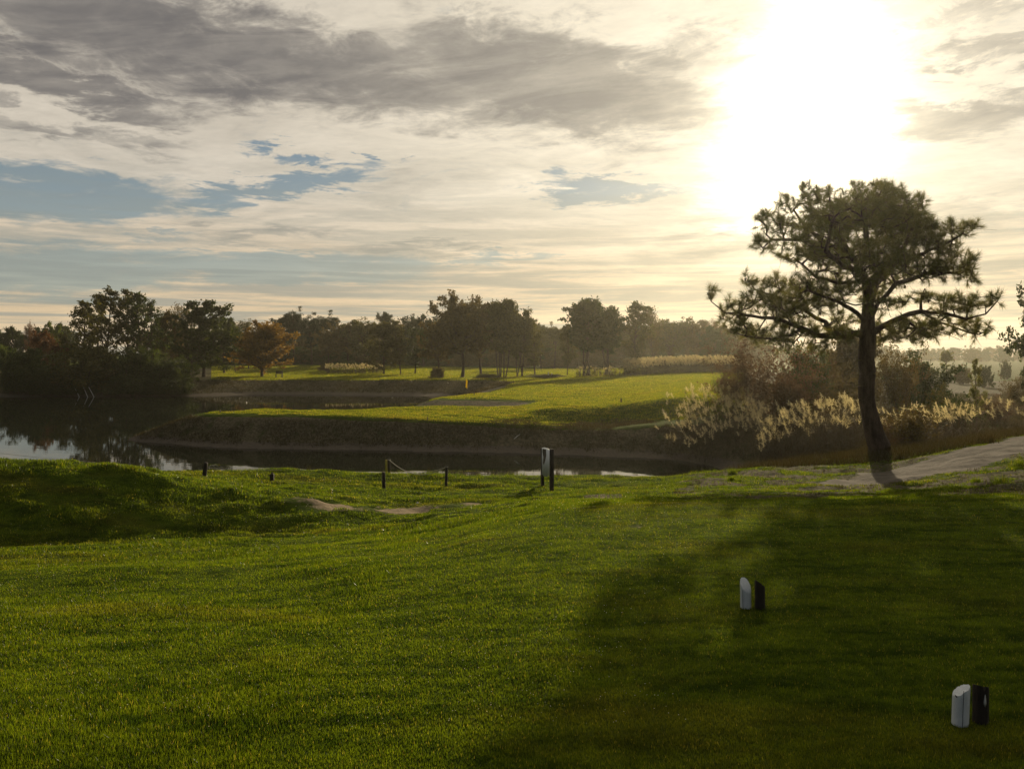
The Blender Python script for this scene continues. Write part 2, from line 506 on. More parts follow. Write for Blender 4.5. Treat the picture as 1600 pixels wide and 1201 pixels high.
M = dict(
    dewdrop=mat_dew(),
    ground=mat_ground(), path=mat_path(), water=mat_water(),
    blades=mat_blades('turf_blades'), fair=mat_blades('fairway_blades', 0, .65, 4.4, (1.75, 1.12, .5)), rough=mat_blades('rough_blades', 0.75, 0.3, 0.9),
    bark=mat_simple('bark', (0.085, 0.060, 0.045), 0.9, 0.5, 3.0, 0.9, 0.1, stretch=(3, 3, 0.7)),
    bark_grey=mat_simple('grey_bark', (0.10, 0.09, 0.075), 0.9, 0.4, 3.0, 0.6, 0.1, stretch=(3, 3, 0.6)),
    wood_dark=mat_simple('dark_wood', (0.035, 0.026, 0.020), 0.75, 0.4, 9.0, 0.5, 0.25, stretch=(4, 4, 0.5)),
    wood_grey=mat_simple('weathered_wood', (0.09, 0.075, 0.055), 0.8, 0.4, 9.0, 0.5, 0.25, stretch=(4, 4, 0.5)),
    white=mat_simple('white_paint', (0.64, 0.66, 0.66), 0.55, 0.12, 14.0, 0.25, 0.35, stretch=(3, 3, 0.8)),
    crack=mat_simple('crack', (0.02, 0.018, 0.016), 0.9, 0.2),
    scar=mat_simple('pale_scar', (0.50, 0.49, 0.46), 0.8, 0.25, 20.0),
    rope=mat_simple('rope', (0.42, 0.38, 0.30), 0.9, 0.2, 30.0),
    yellow=mat_leaf('yellow_cloth', (0.70, 0.62, 0.05), (0.62, 0.55, 0.05), 0.5, 0.6, 2.0, 1.2),
    yellow_paint=mat_simple('yellow_paint', (0.42, 0.34, 0.04), 0.6, 0.2, 10.0),
    needle=mat_leaf('pine_needles', (0.045, 0.055, 0.016), (0.085, 0.085, 0.030), 0.50, 0.5, 0.9, 2.6),
    dkgreen=mat_leaf('dark_green_leaves', (0.022, 0.038, 0.010), (0.050, 0.065, 0.016), 0.40, 0.6, 0.5, 1.5),
    olive=mat_leaf('olive_leaves', (0.040, 0.045, 0.012), (0.085, 0.080, 0.022), 0.42, 0.6, 0.5, 1.6),
    brown=mat_leaf('brown_leaves', (0.056, 0.046, 0.018), (0.092, 0.070, 0.026), 0.42, 0.6, 0.5, 1.6),
    orange=mat_leaf('orange_leaves', (0.105, 0.055, 0.014), (0.175, 0.095, 0.022), 0.50, 0.6, 0.4, 1.6),
    golden=mat_leaf('golden_leaves', (0.115, 0.068, 0.014), (0.185, 0.118, 0.024), 0.50, 0.6, 0.4, 1.6),
    rust=mat_leaf('rust_leaves', (0.085, 0.040, 0.020), (0.13, 0.062, 0.028), 0.40, 0.6, 0.5, 1.5),
    fresh=mat_leaf('fresh_green_leaves', (0.050, 0.085, 0.014), (0.095, 0.125, 0.022), 0.50, 0.6, 0.5, 1.7),
    bluepine=mat_leaf('blue_green_needles', (0.020, 0.034, 0.020), (0.036, 0.050, 0.030), 0.30, 0.6, 0.5, 1.3),
    heath=mat_leaf('heath_twigs', (0.075, 0.048, 0.036), (0.110, 0.072, 0.050), 0.40, 0.7, 0.6, 1.4),
    plume=mat_leaf('reed_plumes', (0.42, 0.39, 0.36), (0.62, 0.59, 0.56), 0.55, 0.8, 1.0, 1.25),
    reedleaf=mat_leaf('reed_leaves', (0.045, 0.036, 0.024), (0.075, 0.058, 0.036), 0.30, 0.7, 0.8, 1.0),
)

# ------------------------------------------------------------------ terrain
def cn(*ps): return ps
COLS = {
 -2600: [(0,0),(8,-.2),(14,-.3),(20,-.6),(28,-3.4),(40,-4.5),(80,-4.3),(95,-2.9),(110,-1.6),(300,-1),(1500,-1)],
 -500: [(0,0),(6,-.25),(9,-.6),(11.9,-.95),(14.3,.05),(17,-.3),(21,-.9),(27,-3.4),(35,-4.5),(80,-4.3),(88,-3.1),(100,-1.7),(200,-1),(1500,-1)],
 0:    [(0,0),(4,-.02),(8,-.38),(11.9,-.94),(14.3,.02),(17,-.45),(20.5,-1.1),(26,-3.4),(34,-4.5),(80,-4.3),(86,-3.05),(90,-2.7),(100,-1.9),(180,-1.0),(400,-.8),(1500,-.8)],
 200:  [(0,0),(4,-.02),(8,-.34),(12.3,-.97),(14.6,-.12),(17.2,-.56),(20.5,-1.12),(26,-3.4),(34,-4.4),(43,-3.4),(44.6,-2.98),(46,-3.1),(50,-3.4),(56,-4),(80,-4.1),(86,-3.05),(90,-2.6),(100,-1.8),(180,-1.0),(400,-.8),(1500,-.8)],
 310:  [(0,0),(4,-.02),(8,-.32),(12.6,-.99),(14.6,-.42),(17,-.75),(20,-1.0),(22,-1.5),(27,-3.4),(34,-4.0),(40,-3.3),(42.4,-2.99),(43.4,-2.7),(44.8,-1.68),(46.5,-1.66),(48,-2.2),(51,-3.3),(60,-4),(80,-4.1),(88,-3.05),(93,-2.1),(105,-1.3),(140,-.9),(200,-.4),(400,-.6),(1500,-.6)],
 400:  [(0,0),(5,-.05),(9,-.45),(12.8,-.97),(14.4,-.60),(17.5,-.93),(20,-1.03),(22.5,-1.6),(27,-3.4),(33,-3.9),(38.5,-3.3),(40.9,-2.99),(42,-2.7),(43.8,-1.60),(48,-1.57),(49.5,-2.0),(53,-3.3),(62,-4),(82,-4.1),(91,-3.05),(94,-2.3),(97.5,-1.55),(108,-1.48),(118,-1.35),(126,-1.12),(133,-1.15),(146,-.8),(200,-.3),(400,-.5),(1500,-.5)],
 500:  [(0,0),(5,-.05),(9,-.36),(12.9,-.93),(14.2,-.70),(18,-1.06),(20.5,-1.13),(23,-1.8),(27,-3.4),(33,-3.9),(38,-3.3),(40.4,-2.99),(41.5,-2.7),(43.0,-1.58),(46.5,-1.60),(49,-2.0),(53,-3.3),(62,-4),(82,-4.1),(91,-3.05),(94,-2.3),(97.5,-1.52),(108,-1.48),(120,-1.35),(128,-1.1),(146,-.8),(200,-.3),(400,-.5),(1500,-.5)],
 600:  [(0,0),(5,-.03),(8,-.18),(12,-.72),(15,-.95),(18,-1.12),(20.5,-1.2),(23,-1.9),(27,-3.4),(33,-3.9),(37.5,-3.3),(40,-2.99),(41,-2.7),(42.4,-1.66),(48,-1.55),(52,-1.85),(58,-3.2),(68,-3.6),(82,-3.6),(89,-3.05),(93,-2.4),(97,-1.52),(108,-1.48),(125,-1.3),(150,-.8),(200,-.4),(400,-.6),(1500,-.6)],
 680:  [(0,0),(5,-.02),(8,-.12),(12,-.64),(15,-.95),(18,-1.14),(20.5,-1.22),(23,-1.9),(27,-3.4),(33,-3.8),(37.3,-3.3),(39.7,-2.99),(40.6,-2.7),(41.9,-1.78),(45,-1.70),(50,-1.60),(51.6,-1.95),(54.5,-1.9),(57,-1.46),(60,-1.42),(66,-2.4),(75,-3),(89,-3.0),(93,-2.4),(97,-1.52),(104,-1.5),(125,-1.3),(150,-1.0),(200,-.6),(400,-.8),(1500,-.8)],
 740:  [(0,0),(6,-.02),(9,-.12),(12,-.5),(15,-.92),(18,-1.15),(20.5,-1.24),(23,-1.9),(27,-3.4),(33,-3.8),(37,-3.3),(39.4,-2.99),(40.3,-2.7),(41.6,-1.82),(45,-1.69),(50,-1.58),(51.8,-1.98),(54.4,-1.92),(58,-1.38),(63,-1.36),(68,-1.8),(78,-2.6),(90,-2.6),(96.5,-1.52),(104,-1.5),(125,-1.4),(150,-1.2),(200,-.8),(400,-1),(1500,-1)],
 800:  [(0,0),(7,-.01),(10,-.14),(12,-.4),(15,-.88),(18,-1.16),(20.5,-1.26),(23,-1.9),(27,-3.4),(33,-3.8),(37,-3.3),(39.1,-2.99),(40,-2.7),(41.2,-1.88),(43.5,-1.88),(47.5,-1.68),(51,-1.62),(53,-1.85),(57,-1.42),(64,-1.3),(72,-1.2),(84,-1.45),(96,-1.55),(104,-1.5),(125,-1.45),(150,-1.3),(200,-1),(400,-1.2),(1500,-1.2)],
 860:  [(0,0),(8,0),(10.5,-.08),(12,-.3),(15,-.82),(18,-1.15),(20.5,-1.26),(23,-1.9),(27,-3.4),(33,-3.8),(36.5,-3.3),(38.6,-2.99),(39.5,-2.7),(40.8,-1.95),(43.3,-2.02),(45.5,-1.40),(56,-1.43),(64,-1.3),(76,-1.15),(88,-1.5),(96,-1.5),(104,-1.45),(150,-1.4),(200,-1.2),(400,-1.5),(1500,-1.5)],
 950:  [(0,0),(9,0),(10.5,-.03),(12,-.28),(15,-.78),(18,-1.12),(20.3,-1.24),(23,-1.8),(27,-3.3),(33,-3.7),(36,-3.3),(37.9,-2.99),(38.8,-2.7),(40.2,-1.93),(43.2,-2.0),(45.7,-1.18),(56,-1.30),(66,-1.25),(80,-1.1),(92,-1.15),(105,-1.2),(150,-1.3),(250,-1.8),(400,-2),(1500,-2)],
 1050: [(0,0),(9.6,0),(10.6,-.02),(12,-.26),(15,-.75),(18,-1.05),(20.2,-1.2),(23,-1.7),(27,-3.2),(33,-3.6),(35.4,-3.3),(37,-2.99),(38,-2.7),(39.8,-1.62),(42.5,-1.66),(45.6,-.72),(58,-.86),(70,-.85),(84,-.78),(110,-.8),(150,-1.2),(250,-2),(400,-2.2),(1500,-2.2)],
 1120: [(0,0),(10,0),(10.8,-.02),(12,-.25),(15,-.72),(18,-1.0),(20.8,-1.15),(23,-1.6),(27,-3.0),(32,-3.3),(34.5,-2.99),(36,-2.6),(38.5,-1.38),(40.6,-1.38),(43.6,-.48),(60,-.58),(76,-.58),(90,-.6),(110,-.7),(150,-1.2),(250,-2.2),(400,-2.4),(1500,-2.4)],
 1180: [(0,0),(10,0),(10.8,-.02),(12,-.25),(15,-.72),(18,-.98),(21.5,-1.12),(24,-1.7),(28,-2.9),(31,-3.0),(34,-2.5),(38,-1.75),(46,-1.1),(60,-.9),(80,-.9),(110,-.9),(150,-1.4),(250,-2.3),(400,-2.5),(1500,-2.5)],
 1260: [(0,0),(10,0),(10.8,-.02),(12,-.25),(15,-.72),(17,-.90),(20,-1.08),(23,-1.22),(27,-1.9),(31,-2.3),(38,-2.0),(50,-1.6),(80,-1.4),(110,-1.2),(150,-1.6),(250,-2.4),(400,-2.5),(1500,-2.5)],
 1375: [(0,0),(10,0),(10.8,-.02),(12,-.25),(15,-.70),(17,-.86),(20,-1.02),(24,-1.12),(28,-1.5),(34,-1.8),(50,-1.9),(80,-2.0),(150,-2.2),(250,-2.5),(400,-2.6),(1500,-2.6)],
 1500: [(0,0),(10,0),(10.8,-.02),(12,-.22),(14.5,-.52),(17,-.66),(21,-.66),(24,-.80),(28,-1.3),(34,-1.7),(50,-1.9),(80,-2.1),(150,-2.4),(250,-2.6),(400,-2.7),(1500,-2.7)],
 1600: [(0,0),(10,0),(10.8,-.02),(12,-.18),(14.5,-.42),(17,-.5),(20,-.46),(23,-.45),(26,-.7),(30,-1.2),(36,-1.6),(50,-1.9),(80,-2.1),(150,-2.4),(250,-2.6),(400,-2.7),(1500,-2.7)],
 2200: [(0,0),(10,0),(14,-.3),(20,-.3),(30,-.6),(50,-1.6),(80,-2),(150,-2.4),(400,-2.7),(1500,-2.7)],
 4000: [(0,0),(10,0),(30,-.5),(60,-1.6),(150,-2.4),(400,-2.7),(1500,-2.7)],
}
DG = np.concatenate([np.linspace(0, 30, 601), np.linspace(30.1, 110, 800), np.geomspace(111, 1500, 200)])
TG = np.linspace(-2.75, 2.6, 1071)
def _build_table():
    keys = sorted(COLS)
    tk = np.array([(k - 800) / F for k in keys])
    Zc = np.array([np.interp(DG, [p[0] for p in COLS[k]], [p[1] for p in COLS[k]]) for k in keys])
    for i, k in enumerate(keys):
        if 300 <= k <= 870:
            Zc[i] += .11 * np.clip((DG - 40.6) / 1.2, 0, 1) * np.clip((58 - DG) / 8, 0, 1)
        if 350 <= k <= 1000:
            Zc[i] += .05 * np.clip((DG - 18.5) / 1.2, 0, 1) * np.clip((22 - DG) / 1.5, 0, 1)
    # soften the kinks a little in depth
    for _ in range(10):
        Zp = np.pad(Zc, ((0, 0), (1, 1)), 'edge')
        Zc = 0.25 * Zp[:, :-2] + 0.5 * Zp[:, 1:-1] + 0.25 * Zp[:, 2:]
    i = np.clip(np.searchsorted(tk, TG) - 1, 0, len(tk) - 2)
    f = np.clip((TG - tk[i]) / (tk[i + 1] - tk[i]), 0, 1)
    Z = Zc[i] * (1 - f)[:, None] + Zc[i + 1] * f[:, None]
    for _ in range(12):
        Zp = np.pad(Z, ((1, 1), (0, 0)), 'edge')
        Z = 0.25 * Zp[:-2] + 0.5 * Zp[1:-1] + 0.25 * Zp[2:]
    return Z
ZT = _build_table()

def vnoise(x, y, seed=0):
    xi = np.floor(x).astype(np.int64); yi = np.floor(y).astype(np.int64)
    fx = x - xi; fy = y - yi
    fx = fx * fx * (3 - 2 * fx); fy = fy * fy * (3 - 2 * fy)
    def h(a, b):
        v = (a * 374761393 + b * 668265263 + seed * 1442695041) & 0xffffffff
        v = ((v ^ (v >> 13)) * 1274126177) & 0xffffffff
        return ((v ^ (v >> 16)) & 0xffff) / 65535.0
    a = h(xi, yi); b = h(xi + 1, yi); c = h(xi, yi + 1); d = h(xi + 1, yi + 1)
    return (a * (1 - fx) + b * fx) * (1 - fy) + (c * (1 - fx) + d * fx) * fy - 0.5
def fbm(x, y, seed=0, o=4):
    r = 0; a = 1.0
    for i in range(o):
        r = r + a * vnoise(x * 2**i + 17 * i, y * 2**i - 9 * i, seed + i); a *= 0.5
    return r

def H(x, y):
    x = np.asarray(x, float); y = np.asarray(y, float)
    d = np.clip(y, 0, 1499)
    t = np.clip(x / np.maximum(y, 5.0), TG[0], TG[-1] - 1e-6)
    di = np.clip(np.searchsorted(DG, d) - 1, 0, len(DG) - 2)
    df = (d - DG[di]) / (DG[di + 1] - DG[di])
    tf = (t - TG[0]) / (TG[1] - TG[0]); ti = tf.astype(int); tf = tf - ti
    z = (ZT[ti, di] * (1 - df) + ZT[ti, di + 1] * df) * (1 - tf) + (ZT[ti + 1, di] * (1 - df) + ZT[ti + 1, di + 1] * df) * tf
    # terraces of the drawn-down shore
    band = np.clip((z + 3.3) / 0.1, 0, 1) * np.clip((-2.72 - z) / 0.12, 0, 1)
    st = np.round(z / 0.075) * 0.075
    z = z * (1 - 0.8 * band) + st * 0.8 * band
    # undulation
    tee = np.clip((d - 9.5) / 4.0, 0, 1)
    left = np.clip((1.5 - x) / 3.0, 0, 1)
    rg = np.maximum(tee, left)
    z = z + 0.07 * rg * fbm(x * 0.45, y * 0.9, 3, 2) * np.clip((d - 3) / 5, 0, 1)
    amp = (0.006 + 0.030 * tee) * np.clip(1.0 - (d - 30) / 60, 0.15, 1)
    z = z + amp * 2.0 * fbm(x * 1.9, y * 2.6, 9, 3)
    hum = np.clip((d - 11) / 1.5, 0, 1) * np.clip((17.5 - d) / 2.5, 0, 1) * np.clip((1.5 - x) / 2.5, 0, 1)
    z = z + .075 * hum * fbm(x * 2.4, y * 3.0, 61, 3)
    return z

def bareness(x, y):
    """worn sandy patches"""
    px = 800 + F * x / np.maximum(y, 1)
    b = np.zeros_like(x)
    for (cx, cy, rx, ry) in ((at(650, 14.5), 14.5, 1.5, .85), (at(520, 14.3), 14.3, 1.1, .6), (at(948, 14.0), 14.1, .62, .30), (at(740, 15.3), 15.4, .5, .22), (at(995, 9.1), 9.1, .12, .12)):
        b = np.maximum(b, 1.25 - np.hypot((x - cx) / rx, (y - cy) / ry))
    # the frayed end of the path
    return np.clip(b, 0, 1) * 0.75

def wornness(x, y):
    # thin, trodden turf between the tee edge and the path / the end of the lake
    px = 800 + F * x / np.maximum(y, 1)
    w = np.clip((px - 1010) / 130, 0, 1) * np.clip((y - 11.4) / 1.2, 0, 1) * np.clip((24 - y) / 2, 0, 1)
    w = np.maximum(w, .75 * np.clip((px - 860) / 60, 0, 1) * np.clip((y - 12.6) / 1.2, 0, 1) * np.clip((17 - y) / 1.5, 0, 1))
    return w * np.clip(.50 + 1.5 * fbm(x * 1.1, y * 1.6, 88, 4), 0, 1.2)

PATH = [(1275, 16.9, .02), (1310, 17.2, .35), (1350, 17.6, .75), (1420, 18.5, 1.1), (1500, 19.6, 1.15), (1600, 21.2, .95), (1720, 23.5, 1.0), (1900, 27, 1.1), (2200, 34, 1.1)]
PP = np.array([(at(p, d), d, w) for p, d, w in PATH])
def pathmask(x, y):
    best = np.full(np.shape(x), -9.0)
    for i in range(len(PP) - 1):
        a, b = PP[i], PP[i + 1]
        ab = b[:2] - a[:2]; L = ab @ ab
        s = np.clip(((x - a[0]) * ab[0] + (y - a[1]) * ab[1]) / L, 0, 1)
        dist = np.hypot(x - (a[0] + s * ab[0]), y - (a[1] + s * ab[1]))
        w = a[2] + s * (b[2] - a[2])
        best = np.maximum(best, w - dist)
    return best + 0.34 * fbm(x * 1.6, y * 1.6, 21, 4)

def axis(segs):
    out = [segs[0][0]]
    for a, b, s in segs:
        nn = max(1, int(round((b - a) / s)))
        out += list(np.linspace(a, b, nn + 1)[1:])
    return np.array(out)
YS = axis([(-60, -4, 4), (-4, 3, .5), (3, 24, .11), (24, 36, .3), (36, 50, .13), (50, 66, .25), (66, 100, .45), (100, 160, 1.4), (160, 400, 8), (400, 560, 40)])
XS = axis([(-800, -120, 30), (-120, -50, 1.6), (-50, -16, .4), (-16, -8, .18), (-8, 12, .11), (12, 20, .2), (20, 50, .5), (50, 120, 2), (120, 800, 30)])
GX, GY = np.meshgrid(XS, YS)
GZ = H(GX.ravel(), GY.ravel()).reshape(GX.shape)
gx, gy, gz = GX.ravel(), GY.ravel(), GZ.ravel()
sl = fbm(gx * .25, gy * .35, 31, 3)
pxg = 800 + F * gx / np.maximum(gy, 1)
rimz = np.interp(pxg, [300, 400, 500, 600, 680, 740, 800, 860, 950, 1050, 1120], [-1.72, -1.64, -1.63, -1.71, -1.83, -1.88, -1.94, -2.02, -2.0, -1.74, -1.5])
roughw = np.clip((rimz + .08 * sl - gz) / .10 + .5, 0, 1) * ((gy > 26) & (gy < 60))
roughw = np.maximum(roughw, np.clip((-1.62 - gz) / .1 + .5, 0, 1) * ((gy > 80) & (gy < 101) & (gx < at(870, 90))))
bunk = np.clip((-1.50 - gz) / .08, 0, 1) * ((gy > 50.6) & (gy < 58.5) & (gx > at(640, 54)) & (gx < at(850, 54)))
roughw = np.maximum(roughw, bunk)
# the heath on the right
pxg = 800 + F * gx / np.maximum(gy, 1)
roughw = np.maximum(roughw, np.clip((pxg - 1140) / 40, 0, 1) * np.clip((gy - 22) / 4, 0, 1) * np.where(gy < 110, .85, .45))
roughw = np.maximum(roughw, np.clip((pxg - 1240) / 80, 0, 1) * np.clip((gy - 13) / 5, 0, 1) * .42)
roughw = np.maximum(roughw, np.clip((gy - 19.5) / 1.5, 0, 1) * (gy < 36) * .8 * np.clip((-1.3 - gz) / .2, 0, 1))
roughw = np.maximum(roughw, (gx < at(300, 95)) * (gy > 84) * (gy < 135) * .75)
wornw = wornness(gx, gy)
roughw = np.maximum(roughw, np.clip(wornw * 1.3, 0, .9))
sandw = np.maximum(bareness(gx, gy), np.clip(wornw - .45, 0, .5) * .75)
sandw = np.maximum(sandw, np.clip((pathmask(gx, gy) + .45) / .6, 0, 1) * .45)
mudw = np.clip((-2.72 - gz) / .06, 0, 1)
ZN = np.stack([roughw, sandw, mudw], 1)
ny, nx = GX.shape
idx = np.arange(ny * nx).reshape(ny, nx)
Q = np.stack([idx[:-1, :-1].ravel(), idx[:-1, 1:].ravel(), idx[1:, 1:].ravel(), idx[1:, :-1].ravel()], 1)
qc = (pathmask(gx, gy)[Q].mean(1) > 0)
V = np.stack([gx, gy, gz], 1)
tag(mesh_np('ground', V, Q[~qc], M['ground'], smooth=True, attrs={'zone': ZN}), kind='structure')
u, inv_ = np.unique(Q[qc], return_inverse=True)
tag(mesh_np('path', V[u], inv_.reshape(-1, 4), M['path'], smooth=True), kind='structure')

# water
wm = MB()
wm.add([(-400, 20, -3), (16, 20, -3), (16, 100, -3), (-400, 100, -3)], [(0, 1, 2, 3)])
tag(wm.build('water', M['water']), kind='structure')

# ------------------------------------------------------------------ grass
def blades(name, x, y, h, w, lean, mat, parent=None, seed=1, z=None, rnd=None):
    r = np.random.default_rng(seed)
    n_ = len(x)
    if z is None: z = H(x, y)
    th = r.uniform(0, math.pi, n_)
    dx, dy = np.cos(th) * w * .5, np.sin(th) * w * .5
    la = r.uniform(0, 2 * math.pi, n_); ll = np.abs(r.normal(0, lean, n_)) * h
    b0 = np.stack([x - dx, y - dy, z - .006], 1); b1 = np.stack([x + dx, y + dy, z - .006], 1)
    tp = np.stack([x + np.cos(la) * ll, y + np.sin(la) * ll, z + h], 1)
    V = np.stack([b0, b1, tp], 1).reshape(-1, 3)
    rd = r.uniform(0, 1, n_) if rnd is None else rnd
    return mesh_np(name, V, np.arange(n_ * 3).reshape(-1, 3), mat, parent, attrs={'rnd': np.repeat(rd, 3)})

def turf():
    r = np.random.default_rng(11)
    n_ = 1000000
    d = np.exp(r.uniform(math.log(3.2), math.log(25), n_))
    t = r.uniform(-.78, .78, n_)
    x, y = t * d, d
    keep = (pathmask(x, y) < -.05) & (bareness(x, y) * (1 + 1.6 * fbm(x * 2.6, y * 3, 5, 3)) < .33) & (H(x, y) > -1.9)
    keep &= ~((wornness(x, y) > .35) & (r.random(n_) < .88))
    x, y, d = x[keep], y[keep], d[keep]
    tee = (d < 10.6) & (x > -1.2)
    h = np.where(tee, .013, .019) * (1 + .5 * r.random(len(d))) * (1 + 1.6 * np.clip(fbm(x * 1.0, y * 2.4, 41, 3), -.45, .9) * (~tee) * np.clip((d - 2) / 9, .3, 1))
    h = h + .012 * np.clip((d - 9) / 8, 0, 1)
    w = .0024 + .00085 * d
    o = blades('turf_grass', x, y, h, w, .45, M['blades'], seed=12)
    tag(o, 'short mown green turf covering the near ground', 'grass', kind='stuff')
turf()

def fairway():
    r = np.random.default_rng(13)
    n_ = 900000
    d = np.exp(r.uniform(math.log(41), math.log(150), n_))
    t = r.uniform(-.42, .34, n_)
    x, y = t * d, d
    z = H(x, y)
    px = 800 + F * t
    rim = np.interp(px, [300, 400, 500, 600, 680, 740, 800, 860, 950, 1050, 1120], [-1.6, -1.53, -1.52, -1.60, -1.72, -1.77, -1.83, -1.91, -1.90, -1.62, -1.38])
    near = (d < 62) & (z > rim) & ~((z < -1.47) & (d > 50.3) & (d < 58.5) & (px > 640) & (px < 850))
    far = (d >= 62) & (z > -1.62)
    k = (near | far) & (px < 1165) & ((px > 330) | (d < 60))
    x, y, z, d = x[k], y[k], z[k], d[k]
    h = (.030 + .00035 * d) * r.uniform(.6, 1.4, len(d))
    o = blades('fairway_grass', x, y, h, .012 + .0006 * d, .3, M['fair'], seed=14, z=z)
    tag(o, 'mown green and fairway grass across the water', 'grass', kind='stuff')
fairway()

def tufts(name, cx, cy, per, rad, hh, w, mat, label, seed, lean=.35, cat='grass'):
    """clumps of longer grass"""
    r = np.random.default_rng(seed)
    n_ = len(cx) * per
    ids = np.repeat(np.arange(len(cx)), per)
    s_ = r.uniform(.6, 1.3, len(cx))[ids]
    ra = np.abs(r.normal(0, rad, n_)) * s_; an = r.uniform(0, 2 * math.pi, n_)
    x = cx[ids] + np.cos(an) * ra; y = cy[ids] + np.sin(an) * ra
    h = hh * s_ * r.uniform(.5, 1.15, n_)
    o = blades(name, x, y, h, w * r.uniform(.7, 1.3, n_), lean, mat, seed=seed + 1)
    return tag(o, label, cat, kind='stuff')

def dew():
    r = np.random.default_rng(99)
    n_ = 2600
    d = np.exp(r.uniform(math.log(4.2), math.log(19), n_)); t = r.uniform(-.7, .22, n_)
    x, y = t * d, d
    k = (fbm(x * .8, y * .8, 12, 3) > -.12) & (pathmask(x, y) < -.3)
    x, y, d = x[k], y[k], d[k]; z = H(x, y) + .030 + .010 * r.random(len(x))
    s_ = (.0014 + .00016 * d) * r.uniform(.6, 1.5, len(x))
    o6 = np.array([(1,0,0),(-1,0,0),(0,1,0),(0,-1,0),(0,0,1),(0,0,-1)], float)
    V = np.stack([x, y, z], 1)[:, None] + o6[None] * s_[:, None, None]
    f8 = np.array([(0,2,4),(2,1,4),(1,3,4),(3,0,4),(2,0,5),(1,2,5),(3,1,5),(0,3,5)])
    Fc = (f8[None] + (np.arange(len(x)) * 6)[:, None, None]).reshape(-1, 3)
    tag(mesh_np('dew', V.reshape(-1, 3), Fc, M['dewdrop']), 'dew drops coloured pale as painted glints on the lit turf', 'dew', kind='stuff')
dew()

def rough_on_bank():
    r = np.random.default_rng(5)
    n_ = 26000
    d = r.uniform(37, 53, n_); t = r.uniform(-.5, .36, n_)
    x, y = t * d, d
    z = H(x, y)
    k = (z > -2.86) & (z < -1.75) & (d < 46) & (fbm(x * .5, y * .5, 77, 3) > -.25)
    tufts('rough_grass', x[k], y[k], 9, .14, .13, .028, M['rough'], 'dry brownish rough grass on the bank of the green', 6)
    n_ = 9000
    d = r.uniform(84, 98, n_); t = r.uniform(-.66, .1, n_)
    x, y = t * d, d; z = H(x, y)
    k = (z > -2.8) & (z < -1.6)
    tufts('rough_grass', x[k], y[k], 6, .25, .22, .05, M['rough'], 'dark rough grass on the far bank of the lake', 8)
    # heath at right behind the path and under the shrubs
    n_ = 16000
    d = np.exp(r.uniform(math.log(22), math.log(75), n_)); t = r.uniform(.27, .75, n_)
    x, y = t * d, d; z = H(x, y)
    k = (pathmask(x, y) < -.3) & (z > -2.7)
    tufts('heath_grass', x[k], y[k], 9, .16, .24, .02, M['rough'], 'long dry heath grass behind the sandy path', 9, .4)
    n_ = 2600
    d = r.uniform(11.8, 23, n_); t = r.uniform(.16, .72, n_)
    x, y = t * d, d
    k = (wornness(x, y) > .2) & (pathmask(x, y) < 0.02)
    tufts('heath_grass', x[k], y[k], 16, .05, .045, .006, M['rough'], 'short dry tufts on the worn ground in front of the sandy path', 19, .5)
    # rim tufts above the water
    n_ = 1500
    t = r.uniform(-.68, .27, n_); d = r.uniform(19.6, 22.3, n_) 
    x, y = t * d, d
    k = fbm(x * .8, y * .8, 55, 2) > .12
    tufts('bank_grass', x[k], y[k], 14, .07, .10, .007, M['blades'], 'longer green grass along the near lake rim', 10, .5)
rough_on_bank()

def clump(px, d, label, n=3, per=60, hh=.28, rad=.14, seed=0, mat='blades', name='grass_tuft', cat='grass tuft', w=.010):
    n = 1 if n <= 5 else n
    """a single countable tussock"""
    r = np.random.default_rng(seed)
    cx = at(px, d)
    n_ = n * per
    ids = r.integers(0, n, n_)
    ox = r.normal(0, rad * .7, n)[ids]; oy = r.normal(0, rad * .6, n)[ids]
    bx, by = ox + r.normal(0, rad * .4, n_), oy + r.normal(0, rad * .4, n_)
    z0 = float(H(np.array([cx]), np.array([d]))[0])
    z = H(cx + bx, d + by) - z0
    o = blades(name, bx, by, hh * r.uniform(.5, 1.2, n_), w, .55, M[mat], seed=seed, z=z)
    o.location = (cx, d, z0)
    return tag(o, label, cat)
clump(810, 21.2, 'green grass tussock at the lake rim left of the white panelled post pair', 1, 360, .20, .55, 71)
clump(772, 21.2, 'single spindly dry weed sprig standing on the lake rim', 1, 16, .34, .05, 72, 'rough', w=.014)
clump(884, 20.6, 'thin wispy grass tussock just right of the white panelled post pair', 1, 60, .30, .35, 73, 'rough', w=.012)
clump(668, 20.9, 'small spiky grass tuft on the rim beneath the sagging rope', 2, 14, .28, .10, 74, 'rough', w=.012)
clump(484, 20.2, 'little lone weed on the rim between the two leaning dark posts', 1, 16, .20, .05, 75, 'rough', w=.012)
clump(1150, 20.0, 'round dark tussock on the bank where the lake ends', 1, 260, .16, .12, 76)
clump(1140, 18.6, 'low dark tussock on the worn ground below the lake end', 1, 260, .10, .11, 77)
clump(1570, 15.0, 'yellow-green grass tussock below the path near the picture edge', 5, 220, .20, .17, 78, w=.012)
clump(1583, 17.2, 'dark grass tussock on the lower edge of the sandy path', 5, 300, .20, .22, 79, w=.012)
clump(1380, 14.8, 'flat dark tussock in front of the tip of the sandy path', 4, 300, .09, .14, 80)
clump(1470, 14.6, 'wide low tussock in the worn turf below the path', 5, 300, .10, .15, 81)
clump(1535, 15.6, 'small dark tussock beside the yellow-green one below the path', 1, 200, .11, .14, 83)

